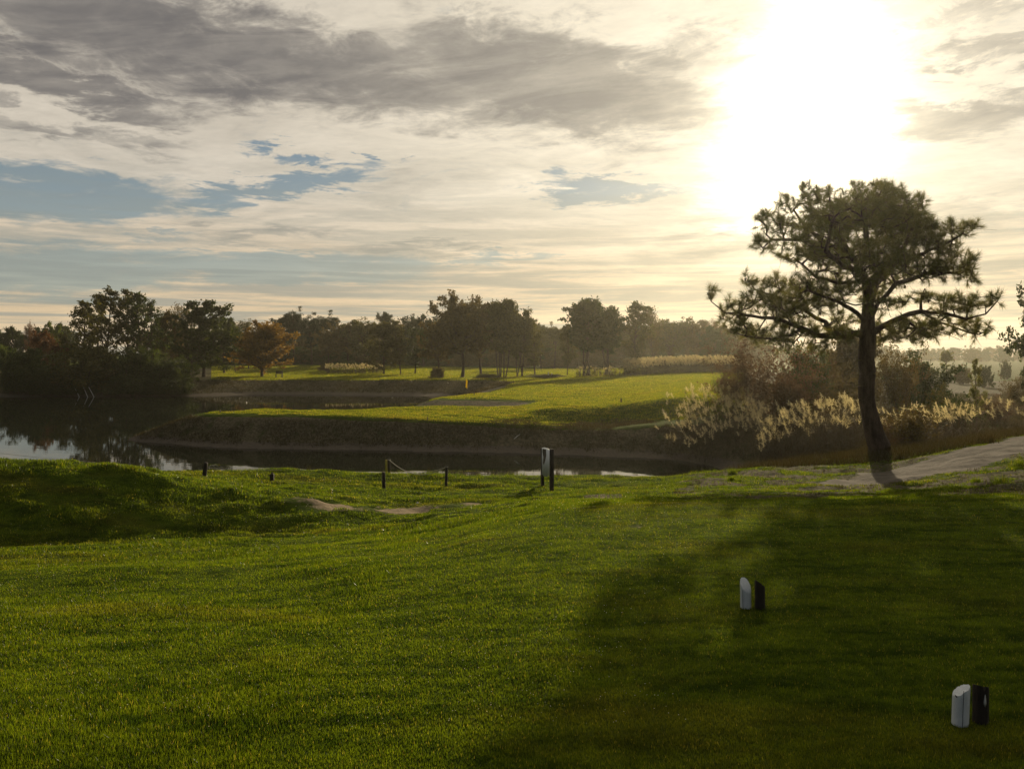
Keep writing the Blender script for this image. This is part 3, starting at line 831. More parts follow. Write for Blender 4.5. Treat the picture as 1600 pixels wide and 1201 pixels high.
# ------------------------------------------------------------------ trees
def tubes(segs, seg=5):
    """segs: list of (p0,p1,r0,r1) -> V,Q (vectorised open tapered tubes)"""
    A_ = np.array([s[0] for s in segs], float); B_ = np.array([s[1] for s in segs], float)
    ra = np.array([s[2] for s in segs]); rb = np.array([s[3] for s in segs])
    d = B_ - A_; d /= np.linalg.norm(d, axis=1)[:, None] + 1e-9
    ref = np.where(np.abs(d[:, 2:3]) > .9, np.array([[1., 0, 0]]), np.array([[0, 0, 1.]]))
    u_ = np.cross(d, ref); u_ /= np.linalg.norm(u_, axis=1)[:, None]
    v_ = np.cross(d, u_)
    th = np.arange(seg) / seg * 2 * math.pi
    ring = np.cos(th)[None, :, None] * u_[:, None] + np.sin(th)[None, :, None] * v_[:, None]
    V = np.concatenate([A_[:, None] + ring * ra[:, None, None], B_[:, None] + ring * rb[:, None, None]], 1)
    k = len(segs)
    j = np.arange(seg); j2 = (j + 1) % seg
    q = np.stack([j, j2, seg + j2, seg + j], 1)
    Q = (q[None] + (np.arange(k) * 2 * seg)[:, None, None]).reshape(-1, 4)
    return V.reshape(-1, 3), Q

def leaf_quads(C, size, r, stretch=1.6):
    n_ = len(C)
    a = r.normal(size=(n_, 3)); a /= np.linalg.norm(a, axis=1)[:, None]
    b = r.normal(size=(n_, 3)); b -= (a * b).sum(1)[:, None] * a; b /= np.linalg.norm(b, axis=1)[:, None]
    s_ = (size * r.uniform(.6, 1.4, n_))[:, None]
    V = np.stack([C - a * s_ * stretch * .5, C + b * s_ * .4, C + a * s_ * stretch * .5, C - b * s_ * .4], 1)
    return V.reshape(-1, 3), np.arange(n_ * 4).reshape(-1, 4)

def grow(kind, seed):
    """returns (segments, leaf centres, leaf size) for a tree of unit-ish proportions: height 10, natural width"""
    r = np.random.default_rng(seed)
    segs = []; C = []
    def branch(p, dirv, L, rad, lvl, maxl, clump_n, clump_r, droop=0.0, k=4):
        pts = [np.array(p, float)]
        dv = np.array(dirv, float); dv /= np.linalg.norm(dv)
        for i in range(k):
            dv = dv + r.normal(0, .16, 3) + np.array([0, 0, .05 - droop])
            dv /= np.linalg.norm(dv)
            pts.append(pts[-1] + dv * L / k)
        for i in range(k):
            ra = rad * (1 - i / k * .75); rb = rad * (1 - (i + 1) / k * .75)
            segs.append((pts[i], pts[i + 1], ra, rb))
        if lvl < maxl:
            nsub = r.integers(2, 5)
            for s_ in range(nsub):
                f = r.uniform(.35, 1.0); i = min(int(f * k), k - 1)
                q = pts[i] + (pts[i + 1] - pts[i]) * (f * k - i)
                nd = (pts[i + 1] - pts[i]); nd /= np.linalg.norm(nd)
                nd = nd + r.normal(0, .65, 3) + np.array([0, 0, .15])
                branch(q, nd, L * r.uniform(.4, .65), rad * .45, lvl + 1, maxl, clump_n, clump_r, droop, 3)
        if clump_n:
            for f in (.55, .8, 1.0):
                if r.random() < .85:
                    i = min(int(f * k), k - 1)
                    q = pts[i] + (pts[i + 1] - pts[i]) * (f * k - i)
                    m_ = int(clump_n * r.uniform(.4, 1.5))
                    C.append(q + r.normal(0, 1, (m_, 3)) * clump_r * np.array([1, 1, .7]) * r.uniform(.6, 1.2))
    def trunk(h, r0, lean=.03, wob=.12, base=(0, 0), k=8):
        pts = [np.array([base[0], base[1], -.3])]
        d = np.array([r.normal(0, lean), r.normal(0, lean), 1.0])
        for i in range(k):
            d = d + np.array([r.normal(0, wob * .5), r.normal(0, wob * .5), .15]); d /= np.linalg.norm(d)
            pts.append(pts[-1] + d * (h + .3) / k)
        rr = r0 * (1 - np.linspace(0, 1, k + 1) ** 1.1 * .88); rr[0] = r0 * 1.3
        for i in range(k): segs.append((pts[i], pts[i + 1], rr[i], rr[i + 1]))
        return np.array(pts)
    def on(pts, z):
        return np.array([np.interp(z, pts[:, 2], pts[:, i]) for i in range(2)] + [z])
    def crown(pts, z0, z1, prof, n_b, up, cn_, cr, rad=.06, maxl=1, droop=0.0):
        for i in range(n_b):
            f = (i + r.random()) / n_b
            z = z0 + (z1 - z0) * f
            az = i * 2.4 + r.normal(0, .4)
            L = prof(f) * r.uniform(.6, 1.3)
            branch(on(pts, z), (math.cos(az), math.sin(az), up + r.normal(0, .15)), L, rad * (1.2 - f * .7), 0, maxl, cn_, cr, droop)
    ls = .20
    if kind == 'alder':        # tall, airy, leaf in separate clumps
        p = trunk(9.6, .17)
        crown(p, 2.2, 9.4, lambda f: 2.3 * (1 - f) ** .6 + .35, 26, .6, 13, .19)
        ls = .17
    elif kind == 'broad':      # full crown almost to the ground
        p = trunk(9.3, .22)
        crown(p, .9, 9.2, lambda f: 3.4 * (1 - f ** 1.7) ** .6 + .5, 52, .42, 24, .25)
        ls = .24
    elif kind == 'oak':
        p = trunk(7.6, .28, wob=.22)
        crown(p, 2.6, 7.5, lambda f: 3.6 * math.sin(math.pi * (.25 + .62 * f)) + .3, 36, .55, 28, .27, .11, 1)
        ls = .24
    elif kind == 'slim':
        p = trunk(9.4, .13)
        crown(p, 1.6, 9.3, lambda f: 1.75 * math.sin(math.pi * (.12 + .80 * f)) + .3, 40, .65, 17, .20)
        ls = .20
    elif kind == 'pine':       # clear stem and a domed head
        p = trunk(9.0, .20, wob=.1)
        crown(p, 5.6, 9.0, lambda f: 2.5 * math.sin(math.pi * (.28 + .62 * f)) + .2, 26, .5, 34, .22, .08)
        crown(p, 3.6, 5.4, lambda f: 1.1, 5, .3, 12, .22)
        ls = .17
    elif kind == 'umbrella':
        p = trunk(9.4, .16, wob=.08)
        crown(p, 8.1, 9.4, lambda f: 1.7 * (1.1 - f * .4), 16, .30, 42, .26, .06)
        ls = .16
    elif kind == 'twiggy':
        p = trunk(8.8, .12)
        crown(p, 2.0, 8.8, lambda f: 2.1 * math.sin(math.pi * (.2 + .65 * f)) + .3, 36, 1.0, 4, .30, .05, 2)
        ls = .15
    elif kind == 'multi':      # several stems from one stool
        for s_ in range(5):
            a = s_ * 1.26 + r.normal(0, .3)
            p = trunk(r.uniform(7.6, 9.6), .10, .10, .12, (math.cos(a) * .5, math.sin(a) * .5))
            crown(p, 3.0, p[-1][2] - .1, lambda f: 1.7 * math.sin(math.pi * (.15 + .7 * f)) + .35, 18, .75, 20, .23, .045)
        ls = .21
    elif kind == 'round':      # low full round tree (orange one)
        p = trunk(8.8, .26, wob=.1)
        crown(p, 1.0, 8.8, lambda f: 4.0 * math.sin(math.pi * (.20 + .70 * f)) + .3, 70, .6, 30, .30, .08)
        ls = .22
    elif kind == 'bush':       # dome of stems, leaf to the ground
        for s_ in range(20):
            a = r.uniform(0, 2 * math.pi); rr = r.uniform(0, 3.0)
            q = (math.cos(a) * rr, math.sin(a) * rr, -.2)
            branch(q, (math.cos(a) * rr * .16, math.sin(a) * rr * .16, 1.0), 9.0 * math.sqrt(max(.1, 1 - (rr / 5.2) ** 2)), .09, 0, 1, 54, .55, 0, 6)
            branch(q, (math.cos(a) * .9, math.sin(a) * .9, .9), 5.0, .06, 0, 1, 54, .55, 0, 4)
        ls = .34
    elif kind == 'thicket':    # open twiggy shrub, light shows through
        for s_ in range(26):
            a = r.uniform(0, 2 * math.pi); rr = r.uniform(0, 2.2)
            q = (math.cos(a) * rr, math.sin(a) * rr, -.2)
            branch(q, (math.cos(a) * .35, math.sin(a) * .35, 1.0), r.uniform(5.5, 9.5), .07, 0, 2, 9, .50, 0, 6)
        ls = .24
    elif kind == 'broom':      # dense upright whippy stems
        for s_ in range(120):
            a = r.uniform(0, 2 * math.pi); rr = abs(r.normal(0, 1.3))
            q = (math.cos(a) * rr, math.sin(a) * rr, -.2)
            branch(q, (math.cos(a) * rr * .28, math.sin(a) * rr * .28, 1.0), r.uniform(5, 9.6) * (1 - .1 * rr), .05, 1, 1, 12, .30, 0, 5)
        ls = .26
    C = np.concatenate(C)
    C = C[C[:, 2] > .02]
    return segs, C, ls

PROTO = {}
for kind, seeds in dict(alder=(1, 2, 3), broad=(4, 5), oak=(6, 7), slim=(8, 9, 10), pine=(11, 12), umbrella=(13,), twiggy=(14, 15),
                        multi=(16, 17), round=(18,), bush=(19, 20, 21), thicket=(22, 23), broom=(24, 25)).items():
    for i, sd in enumerate(seeds):
        segs, C, ls = grow(kind, sd)
        r = np.random.default_rng(sd)
        LV, LQ = leaf_quads(C, ls, r)
        TV, TQ = tubes(segs, 5)
        mt = bpy.data.meshes.new('trunk'); ml = bpy.data.meshes.new('crown')
        w_ = np.percentile(np.abs(LV[:, 0]), 97) * 2
        h_ = np.percentile(LV[:, 2], 99.6)
        to = mesh_np('trunk', TV, TQ, M['bark'], smooth=True)
        lo = mesh_np('crown', LV, LQ, M['dkgreen'], attrs={'rnd': np.repeat(r.uniform(0, 1, len(C)), 4)})
        PROTO[(kind, i)] = (to.data, lo.data, w_, h_)
        bpy.data.objects.remove(to); bpy.data.objects.remove(lo)

USED = {}
def tree(name, kind, px, d, top, width, mat, label, cat='tree', group=None, bark='bark', var=None, zoff=0.0):
    """top = photo row of its tip, width = photo pixels across the crown"""
    k = USED.get(kind, 0); USED[kind] = k + 1
    nv = len([1 for q in PROTO if q[0] == kind])
    td, ld, w_, h_ = PROTO[(kind, (k if var is None else var) % nv)]
    x = at(px, d)
    z = float(H(np.array([x]), np.array([d]))[0]) + zoff
    hgt = zat(top, d) - z
    wid = width / F * d
    root = empty(name, (x, d, z - .03), (k * 2.399) % 6.28)
    s_ = wid / w_
    for nm, data, mm in (('trunk', td, M[bark]), ('crown', ld, M[mat])):
        o = bpy.data.objects.new(nm, data)
        COL.objects.link(o); o.parent = root
        o.scale = (s_, s_, hgt / h_)
        if mm is not data.materials[0]:
            o.material_slots[0].link = 'OBJECT'
            o.material_slots[0].material = mm
    return tag(root, label, cat, group)

T = tree
# ---- left shore
T('alder_tree', 'alder', 128, 99, 470, 60, 'olive', 'leftmost of the tall airy alders behind the left shore, its crown lower than its neighbours')
T('alder_tree', 'alder', 150, 103, 459, 52, 'olive', 'second tall airy alder from the left on the left shore')
T('alder_tree', 'alder', 172, 99, 450, 58, 'olive', 'tallest of the airy alders behind the left shore, at the middle of the clump')
T('alder_tree', 'alder', 197, 101, 452, 54, 'olive', 'airy alder just right of the tallest alder on the left shore')
T('alder_tree', 'alder', 220, 99, 457, 56, 'dkgreen', 'dark pointed alder, second from the right in the left shore clump')
T('alder_tree', 'alder', 240, 102, 470, 46, 'dkgreen', 'rightmost of the tall airy alders behind the left shore')
T('broad_tree', 'broad', 262, 112, 487, 52, 'brown', 'small brownish tree between the alder clump and the big dark tree')
T('bare_tree', 'twiggy', 283, 118, 476, 50, 'brown', 'nearly bare twiggy tree showing pale against the sky left of the big dark tree')
T('broad_tree', 'broad', 318, 104, 471, 92, 'dkgreen', 'big dark green tree with a jagged top at the end of the left shore')
T('broad_tree', 'broad', 350, 116, 496, 56, 'dkgreen', 'dark tree leaning out behind the right side of the big dark green tree', var=1)
T('slim_tree', 'slim', 368, 120, 502, 28, 'olive', 'slim tree between the big dark green tree and the orange tree')
T('bare_tree', 'twiggy', 388, 132, 499, 40, 'olive', 'thin twiggy tree rising behind the orange tree')
T('orange_tree', 'round', 409, 108, 502, 80, 'golden', 'round orange autumn tree standing alone on the grass beside the bench')
T('bush', 'bush', 152, 89, 530, 104, 'olive', 'large round olive bush at the water edge below the alders', 'bush')
T('bush', 'bush', 95, 90, 572, 60, 'dkgreen', 'low dark bush at the water edge left of the large round olive bush', 'bush')
T('bush', 'bush', 38, 90, 545, 62, 'dkgreen', 'tall dark bush nearest the left picture edge at the water', 'bush')
T('bush', 'bush', 55, 88, 565, 50, 'dkgreen', 'dark green bush in front of the rust-red tree, almost touching the water', 'bush')
T('rust_tree', 'round', 72, 101, 518, 44, 'rust', 'rust-red autumn tree among the dark bushes on the left shore')
T('rust_tree', 'round', 92, 98, 535, 34, 'rust', 'smaller rust-brown tree right of the rust-red one on the left shore')
T('bush', 'bush', 215, 90, 545, 66, 'dkgreen', 'dark green bush right of the large round olive bush', 'bush')
T('bush', 'thicket', 243, 92, 542, 44, 'fresh', 'bright yellow-green upright shrub catching light on the left shore', 'bush')
T('bush', 'bush', 262, 90, 560, 64, 'dkgreen', 'dark wide bush at the water end of the left shore thicket', 'bush')
T('bush', 'bush', 282, 95, 556, 46, 'fresh', 'light green bush at the right end of the left shore thicket', 'bush')
T('bush', 'bush', 205, 87.5, 585, 70, 'dkgreen', 'low dark bush overhanging the water below the alders', 'bush')
T('bush', 'bush', 262, 88.5, 590, 60, 'dkgreen', 'lowest dark bush overhanging the water at the thicket end', 'bush')
T('bush', 'bush', 120, 88, 590, 60, 'dkgreen', 'low dark bush beside the leaning poles in the water', 'bush')
T('bush', 'bush', 70, 88, 590, 46, 'dkgreen', 'small dark bush over the mud left of the leaning poles', 'bush')
T('yellow_tree', 'round', 6, 118, 540, 26, 'fresh', 'yellowish tree cut by the left picture edge behind the dark bushes')
for i, (px, top, w) in enumerate(((-40, 512, 60), (-10, 518, 40), (18, 511, 34), (34, 518, 26), (62, 512, 40), (84, 514, 40), (104, 506, 36), (-70, 505, 60))):
    T('skyline_tree', 'oak' if i % 2 else 'broad', px, 150 + i * 3, top, w, 'dkgreen', 'dark tree of the low skyline wood beyond the left shore', group='skyline trees beyond the left shore')
T('bare_tree', 'twiggy', 48, 150, 503, 18, 'rust', 'small bare twiggy tree poking above the left skyline wood')
T('slim_tree', 'slim', 79, 150, 503, 16, 'fresh', 'taller of the two pale pointed trees on the left skyline')
T('slim_tree', 'slim', 91, 150, 508, 12, 'fresh', 'shorter of the two pale pointed trees on the left skyline')
# ---- pines and middle trees
T('pine_tree', 'pine', 444, 160, 487, 52, 'bluepine', 'blue-green pine just right of the orange tree, left one of a pair')
T('pine_tree', 'pine', 460, 158, 480, 40, 'bluepine', 'taller blue-green pine with a rounded head, right one of the pair beside the orange tree')
T('pine_tree', 'pine', 487, 155, 490, 46, 'bluepine', 'dense dark blue-green pine between the pine pair and the far yellow flag')
T('pine_tree', 'pine', 509, 160, 487, 52, 'bluepine', 'broad pine standing left of the far yellow flag')
T('broad_tree', 'oak', 512, 150, 515, 36, 'brown', 'low rusty tree beneath the broad pine')
T('oak_tree', 'oak', 545, 150, 502, 46, 'brown', 'brownish round tree right of the far yellow flag')
T('oak_tree', 'oak', 572, 148, 499, 48, 'olive', 'olive round tree left of the flat-topped pine')
T('umbrella_pine', 'umbrella', 597, 165, 488, 30, 'bluepine', 'flat-topped umbrella pine sticking above the middle wood')
T('slim_tree', 'broad', 600, 116, 504, 50, 'olive', 'first of three single trees on the far fairway edge, the widest one')
T('slim_tree', 'slim', 626, 116, 502, 40, 'olive', 'middle one of three single trees on the far fairway edge')
T('slim_tree', 'slim', 648, 117, 513, 36, 'dkgreen', 'smallest and rightmost of three single trees on the far fairway edge')
T('oak_tree', 'oak', 662, 150, 491, 64, 'bluepine', 'rounded blue-grey tree behind the three single fairway trees')
T('autumn_tree', 'oak', 688, 106, 500, 54, 'brown', 'orange-brown tree at the left foot of the tallest oak')
T('oak_tree', 'oak', 722, 104, 461, 84, 'brown', 'tallest oak of the middle wood, right behind the near yellow flag', var=0)
T('oak_tree', 'oak', 752, 108, 476, 62, 'brown', 'tall oak leaning against the right side of the tallest oak', var=1)
T('multi_stem_tree', 'multi', 784, 104, 470, 48, 'olive', 'many-stemmed tree with a spiky tip right of the two tall oaks')
T('multi_stem_tree', 'multi', 812, 108, 487, 46, 'olive', 'many-stemmed tree with a rounder head left of the low gap in the wood')
T('low_bush', 'bush', 683, 102, 573, 20, 'brown', 'arching brown bush at the foot of the orange-brown tree', 'bush')
T('slim_tree', 'slim', 836, 112, 502, 34, 'olive', 'slim tree at the low gap of the middle wood')
T('pine_tree', 'pine', 845, 150, 500, 34, 'olive', 'hazy pine at the left of the low gap in the wood')
T('pine_tree', 'pine', 866, 152, 504, 34, 'olive', 'hazy pine at the middle of the low gap in the wood')
T('slim_tree', 'slim', 886, 110, 507, 30, 'olive', 'slim tree with light behind it left of the large tree clump')
T('multi_stem_tree', 'multi', 916, 104, 470, 58, 'dkgreen', 'left and spikiest tree of the large hazy clump in the middle')
T('multi_stem_tree', 'multi', 948, 106, 471, 62, 'dkgreen', 'broadest tree of the large hazy clump in the middle')
T('slim_tree', 'slim', 990, 108, 473, 46, 'olive', 'rounded tall tree right of the large hazy clump')
T('bare_tree', 'twiggy', 1020, 116, 480, 36, 'brown', 'thin twiggy tree right of the rounded tall tree above the reeds')
T('oak_tree', 'oak', 1044, 128, 497, 56, 'olive', 'round hazy tree above the left half of the far reed bed')
T('oak_tree', 'oak', 1084, 130, 500, 60, 'brown', 'brown hazy tree above the right half of the far reed bed')
T('oak_tree', 'broad', 1120, 122, 510, 50, 'dkgreen', 'green tree at the right end of the far reed bed')
T('bare_tree', 'twiggy', 1112, 150, 498, 22, 'rust', 'pale reddish twiggy treetop above the right end of the hazy wood')
rr = np.random.default_rng(91)
for i in range(64):
    px = 236 + i * 15 + rr.uniform(-6, 6)
    top = np.interp(px, [236, 330, 420, 520, 700, 800, 850, 900, 1000, 1100, 1200], [512, 515, 520, 512, 508, 505, 514, 514, 505, 508, 520]) + rr.uniform(-3, 6)
    T('woodland_tree', ('oak', 'broad', 'multi', 'broad')[i % 4], px, rr.uniform(162, 190), top, rr.uniform(40, 56), ('dkgreen', 'olive', 'brown')[i % 3],
      'tree deep in the dark wood behind the far fairway', group='trees of the wood behind the far fairway')
for i in range(38):
    px = 250 + i * 25 + rr.uniform(-6, 6)
    T('understorey_bush', 'bush', px, rr.uniform(158, 164), 545 + rr.uniform(-6, 6), rr.uniform(44, 60), ('dkgreen', 'brown')[i % 2],
      'dark undergrowth bush among the trunks of the far wood', 'bush', group='undergrowth bushes of the far wood')
# low shrubs on the far fairway
T('low_bush', 'bush', 507, 126, 569, 16, 'brown', 'small dark bush in front of the far yellow flag', 'bush')
T('low_bush', 'bush', 532, 140, 562, 20, 'dkgreen', 'round dark bush right of the far yellow flag', 'bush')
T('low_bush', 'bush', 551, 140, 564, 14, 'dkgreen', 'smaller round bush beside the round dark one right of the far flag', 'bush')
for (px, d, top, w, lab) in ((760, 103, 583, 34, 'left'), (850, 104, 584, 60, 'right')):
    T('low_bush', 'bush', px, d, top, w, 'olive', 'low hedge-like growth under the %s part of the many-stemmed trees' % lab, 'bush')
# ---- right side: heath behind the big pine
T('heath_shrub', 'thicket', 1165, 40, 523, 100, 'heath', 'tall reddish-brown shrub at the left end of the growth behind the big pine', 'shrub')
T('heath_shrub', 'thicket', 1225, 38, 528, 110, 'heath', 'wide reddish-brown shrub left of the big pine trunk', 'shrub')
T('dark_shrub', 'bush', 1262, 46, 540, 70, 'dkgreen', 'dark rounded shrub under the big pine left limb', 'shrub')
T('broad_tree', 'bush', 1335, 52, 512, 90, 'brown', 'dark domed tree directly behind the big pine trunk')
T('heath_shrub', 'thicket', 1405, 42, 528, 90, 'brown', 'brown thicket right behind the big pine trunk', 'shrub')
T('dark_shrub', 'bush', 1440, 48, 552, 80, 'dkgreen', 'dark green shrub under the tip of the big pine right limb', 'shrub')
T('heath_shrub', 'thicket', 1300, 40, 560, 90, 'brown', 'lower brown thicket between the reeds and the domed tree', 'shrub')
T('green_shrub', 'thicket', 1130, 44, 582, 40, 'fresh', 'small yellow-green leafy shrub at the fairway edge left of the thickets', 'shrub')
T('broom_bush', 'broom', 1425, 26.5, 634, 78, 'brown', 'dark broom bush beside the base of the big pine', 'bush')
T('broom_bush', 'broom', 1388, 27.5, 652, 44, 'heath', 'smaller brownish broom bush touching the big pine trunk', 'bush')
T('broom_bush', 'broom', 1490, 34, 612, 70, 'dkgreen', 'dark green broom bush behind the reeds right of the pine', 'bush')
T('broom_bush', 'broom', 1470, 36, 600, 60, 'olive', 'olive broom bush farther behind the reeds right of the pine', 'bush')
T('young_pine', 'alder', 1526, 34, 560, 26, 'needle', 'young pine sapling standing in the heath right of the big pine')
T('heath_shrub', 'thicket', 1556, 40, 612, 60, 'heath', 'low brown thicket right of the young pine sapling', 'shrub')
T('heath_shrub', 'thicket', 1590, 48, 578, 60, 'brown', 'brown shrub below the tree at the right picture edge', 'shrub')
T('edge_tree', 'broad', 1636, 48, 440, 82, 'dkgreen', 'dark green tree cut by the right picture edge', bark='bark')
T('small_pine', 'pine', 1480, 110, 543, 22, 'needle', 'small lone pine in the heath seen under the big pine right limb')
T('low_bush', 'bush', 1572, 120, 563, 14, 'dkgreen', 'round dark bush on the flat field near the right picture edge', 'bush')
T('low_bush', 'bush', 1540, 90, 571, 18, 'dkgreen', 'low dark bush on the field behind the young pine sapling', 'bush')
T('low_bush', 'bush', 1505, 100, 570, 24, 'brown', 'low brownish bush on the field left of the young pine sapling', 'bush')
for i in range(26):
    px = 1190 + i * 19 + rr.uniform(-5, 5)
    T('distant_tree', ('bush', 'broad', 'bush')[i % 3], px, rr.uniform(290, 380), 544 + rr.uniform(-5, 4), rr.uniform(22, 34), ('dkgreen', 'olive')[i % 2],
      'tiny hazy tree on the distant horizon at right', group='distant trees on the right horizon')

# ------------------------------------------------------------------ the big pine
def big_pine():
    r = np.random.default_rng(3)
    D0 = 24.0
    bx = at(1376, D0)
    z0 = float(H(np.array([bx]), np.array([D0]))[0])
    def P(px, py, dy=0.0):
        d = D0 + dy
        return np.array([at(px, d) - bx, dy, zat(py, d) - z0])
    nodes = [P(1376, 716)]; par = [-1]
    def chain(start, pts):
        last = start
        for q in pts:
            a = nodes[last]; b = P(*q)
            k = max(1, int(np.linalg.norm(b - a) / .28))
            for i in range(1, k + 1):
                nodes.append(a + (b - a) * i / k + (r.normal(0, .018, 3) if i < k else 0)); par.append(last); last = len(nodes) - 1
        return last
    def near(px, py, dy=0.0):
        q = P(px, py, dy)
        return int(np.argmin([np.linalg.norm(n_ - q) for n_ in nodes]))
    chain(0, [(1368, 680), (1358, 640), (1353, 600), (1353, 560), (1356, 520), (1357, 480), (1357, 454), (1346, 421, -.1), (1326, 391, -.2), (1308, 362, -.3), (1300, 330, -.4), (1296, 305, -.4)])
    chain(near(1357, 470), [(1366, 445, .3), (1372, 425, .5), (1362, 395, .6), (1352, 350, .8), (1345, 310, .9)])
    chain(near(1372, 425, .5), [(1392, 405, .2), (1415, 380, 0), (1430, 345, 0)])
    chain(near(1392, 405, .2), [(1440, 395, -.5), (1475, 380, -.8), (1505, 362, -1.0)])
    chain(near(1357, 500), [(1372, 470, -.6), (1400, 440, -1.0), (1450, 425, -1.2), (1500, 425, -1.2)])
    chain(near(1357, 454), [(1390, 420, 1.5), (1410, 370, 2.2), (1400, 330, 2.3)])
    chain(near(1346, 421), [(1320, 415, -1.2), (1290, 390, -1.9), (1300, 345, -2.1)])
    chain(near(1326, 391, -.2), [(1290, 378, .3), (1245, 372, .5), (1205, 372, .5), (1192, 385, .5)])
    chain(near(1290, 378, .3), [(1258, 350, .6), (1240, 325, .7)])
    chain(near(1348, 430), [(1310, 440, .6), (1275, 430, 1.0), (1240, 400, 1.1)])
    chain(near(1354, 523), [(1320, 521, -.1), (1280, 522, -.2), (1252, 510, -.2), (1220, 497, -.3), (1176, 491, -.3), (1133, 486, -.3), (1111, 468, -.3), (1105, 455, -.3)])
    chain(near(1300, 521, -.1), [(1290, 500, .7), (1262, 485, 1.2), (1225, 465, 1.4), (1180, 450, 1.4), (1168, 435, 1.4)])
    chain(near(1252, 510, -.2), [(1235, 520, -.9), (1210, 527, -1.2), (1165, 522, -1.3)])
    chain(near(1356, 500), [(1330, 480, -.6), (1300, 465, -1.0), (1262, 450, -1.2)])
    chain(near(1355, 518), [(1391, 501, .1), (1420, 488, .1), (1439, 484, .1), (1471, 486, .1), (1510, 496, 0), (1540, 488, 0), (1558, 468, 0)])
    chain(near(1439, 484, .1), [(1439, 464, .1), (1445, 448, .1)])
    chain(near(1400, 497, .1), [(1430, 508, -.5), (1465, 515, -.8), (1500, 528, -.9)])
    chain(near(1439, 484, .1), [(1465, 500, .8), (1500, 512, 1.0), (1530, 520, 1.0)])
    chain(near(1352, 575), [(1320, 582, -.3), (1285, 590, -.5), (1245, 596, -.6)])        # dead lower branch
    chain(near(1353, 600), [(1385, 590, -.4), (1410, 575, -.5)])
    nmain = len(nodes)
    pads = [(1258,294,10,9,.2),(1336,291,9,9,.5),(1372,292,15,8,.9),(1402,297,13,9,1.0),(1296,300,13,8,-.4),(1439,312,9,11,0),(1227,312,8,8,.6),(1192,338,9,8,.5),(1186,374,8,8,.5),(1520,352,11,9,-1.0),(1519,402,9,9,-1.1),(1518,432,9,8,-1.1),(1462,352,10,8,-.4),
            (1345,318,52,20,.8),(1290,326,42,24,-.4),(1395,320,42,24,1.0),(1434,335,18,20,0),(1205,345,26,18,.5),(1234,318,15,13,.6),(1240,358,36,20,.5),
            (1193,378,16,16,.5),(1240,392,32,18,.9),(1290,360,46,28,-1.6),(1345,350,50,34,1.6),(1400,360,48,36,2.0),(1440,372,36,34,-.2),(1472,382,30,26,-.8),
            (1505,357,16,12,-1.0),(1485,352,12,10,-.9),(1482,412,34,22,-1.2),(1508,424,14,13,-1.2),(1432,415,48,24,-1.0),(1385,400,46,26,-1.8),(1330,395,40,22,1.8),
            (1395,432,36,16,.8),(1295,412,32,18,1.2),(1258,440,30,18,-1.1),(1325,450,24,14,-.7),(1345,330,45,28,-1.6),(1395,330,40,26,-1.2),(1415,350,40,30,.8),
            (1300,340,40,24,1.0),(1268,305,22,14,.2),(1370,300,40,16,-.2),
            (1442,462,30,10,.1),(1480,478,38,18,.1),(1520,472,26,18,.1),(1552,468,13,14,0),(1500,508,42,14,.6),(1460,512,32,12,-.7),(1412,512,30,14,-.3),(1528,512,20,12,.8),(1440,500,36,12,.6),
            (1113,458,11,10,-.3),(1142,478,20,13,-.3),(1170,438,13,12,1.4),(1176,472,24,18,.2),(1210,446,28,20,1.2),(1212,486,30,18,-.3),(1252,466,30,22,1.0),(1160,510,28,14,-1.0),
            (1212,522,38,13,-1.1),(1262,515,28,14,-.3),(1352,428,26,20,-1.4),(1285,392,30,20,-1.0),(1275,385,28,18,1.6),(1345,400,26,22,-2.2),(1285,400,26,18,1.4),(1365,455,24,12,1.8),(1235,500,30,16,.8),(1290,510,30,14,.9),(1200,465,26,16,.6),(1150,495,26,12,.4),(1275,455,30,18,.3),(1235,475,30,18,-1.3),(1320,520,24,12,-.8),(1390,520,30,14,.6),(1405,470,28,8,1.0),(1360,500,20,16,1.3),(1310,440,30,16,1.9),(1370,470,24,12,-1.8),(1225,535,26,10,.2),(1275,538,24,8,-.6),(1440,525,30,10,.2),(1292,468,30,22,-.9),(1322,495,22,16,.4),(1180,520,24,12,.3)]  # some inner pads added only to close bright gaps in the crown's ground shadow
    Pmain = np.array(nodes)
    att = []
    for (px, py, rx, ry, dy) in pads:
        upper = py < 450
        dens = 40.0 if upper else 46.0
        n_ = int(math.pi * rx * ry / dens) + 3
        if 1240 < px < 1340 and 395 < py < 520: n_ = int(n_ * .85)
        for i in range(n_):
            while True:
                q = r.uniform(-1, 1, 3)
                if q @ q < 1: break
            att.append(P(px + q[0] * rx, py + q[1] * ry, dy + q[2] * (rx / F * D0) * 1.1))
    att = np.array(att)
    dm = np.min(np.linalg.norm(att[:, None] - Pmain[None], axis=2), axis=1)
    att = att[np.argsort(dm)]
    NA = list(nodes)
    arr = np.zeros((len(nodes) + len(att) * 8, 3)); arr[:len(nodes)] = Pmain; cnt = len(nodes)
    ends = []
    pref = np.zeros(len(arr)); 
    trunk_pen = np.where(Pmain[:, 2] < (zat(540, D0) - z0), 50.0, 0.0); pref[:nmain] = trunk_pen
    for q in att:
        dd = np.linalg.norm(arr[:cnt] - q, axis=1) + pref[:cnt] + np.maximum(0, arr[:cnt, 2] - q[2]) * .35
        j = int(np.argmin(dd))
        a = arr[j]; L = np.linalg.norm(q - a)
        k = max(1, int(L / .22)); last = j
        sag = np.array([0, 0, -.10 * L])
        for i in range(1, k + 1):
            f = i / k
            arr[cnt] = a + (q - a) * f + sag * math.sin(math.pi * f) + (r.normal(0, .02, 3) if i < k else 0)
            par.append(last); last = cnt; cnt += 1
            pref[last] = .0
        ends.append(last)
    arr = arr[:cnt]
    # pipe-model radii
    rad = np.zeros(cnt)
    kids = np.zeros(cnt)
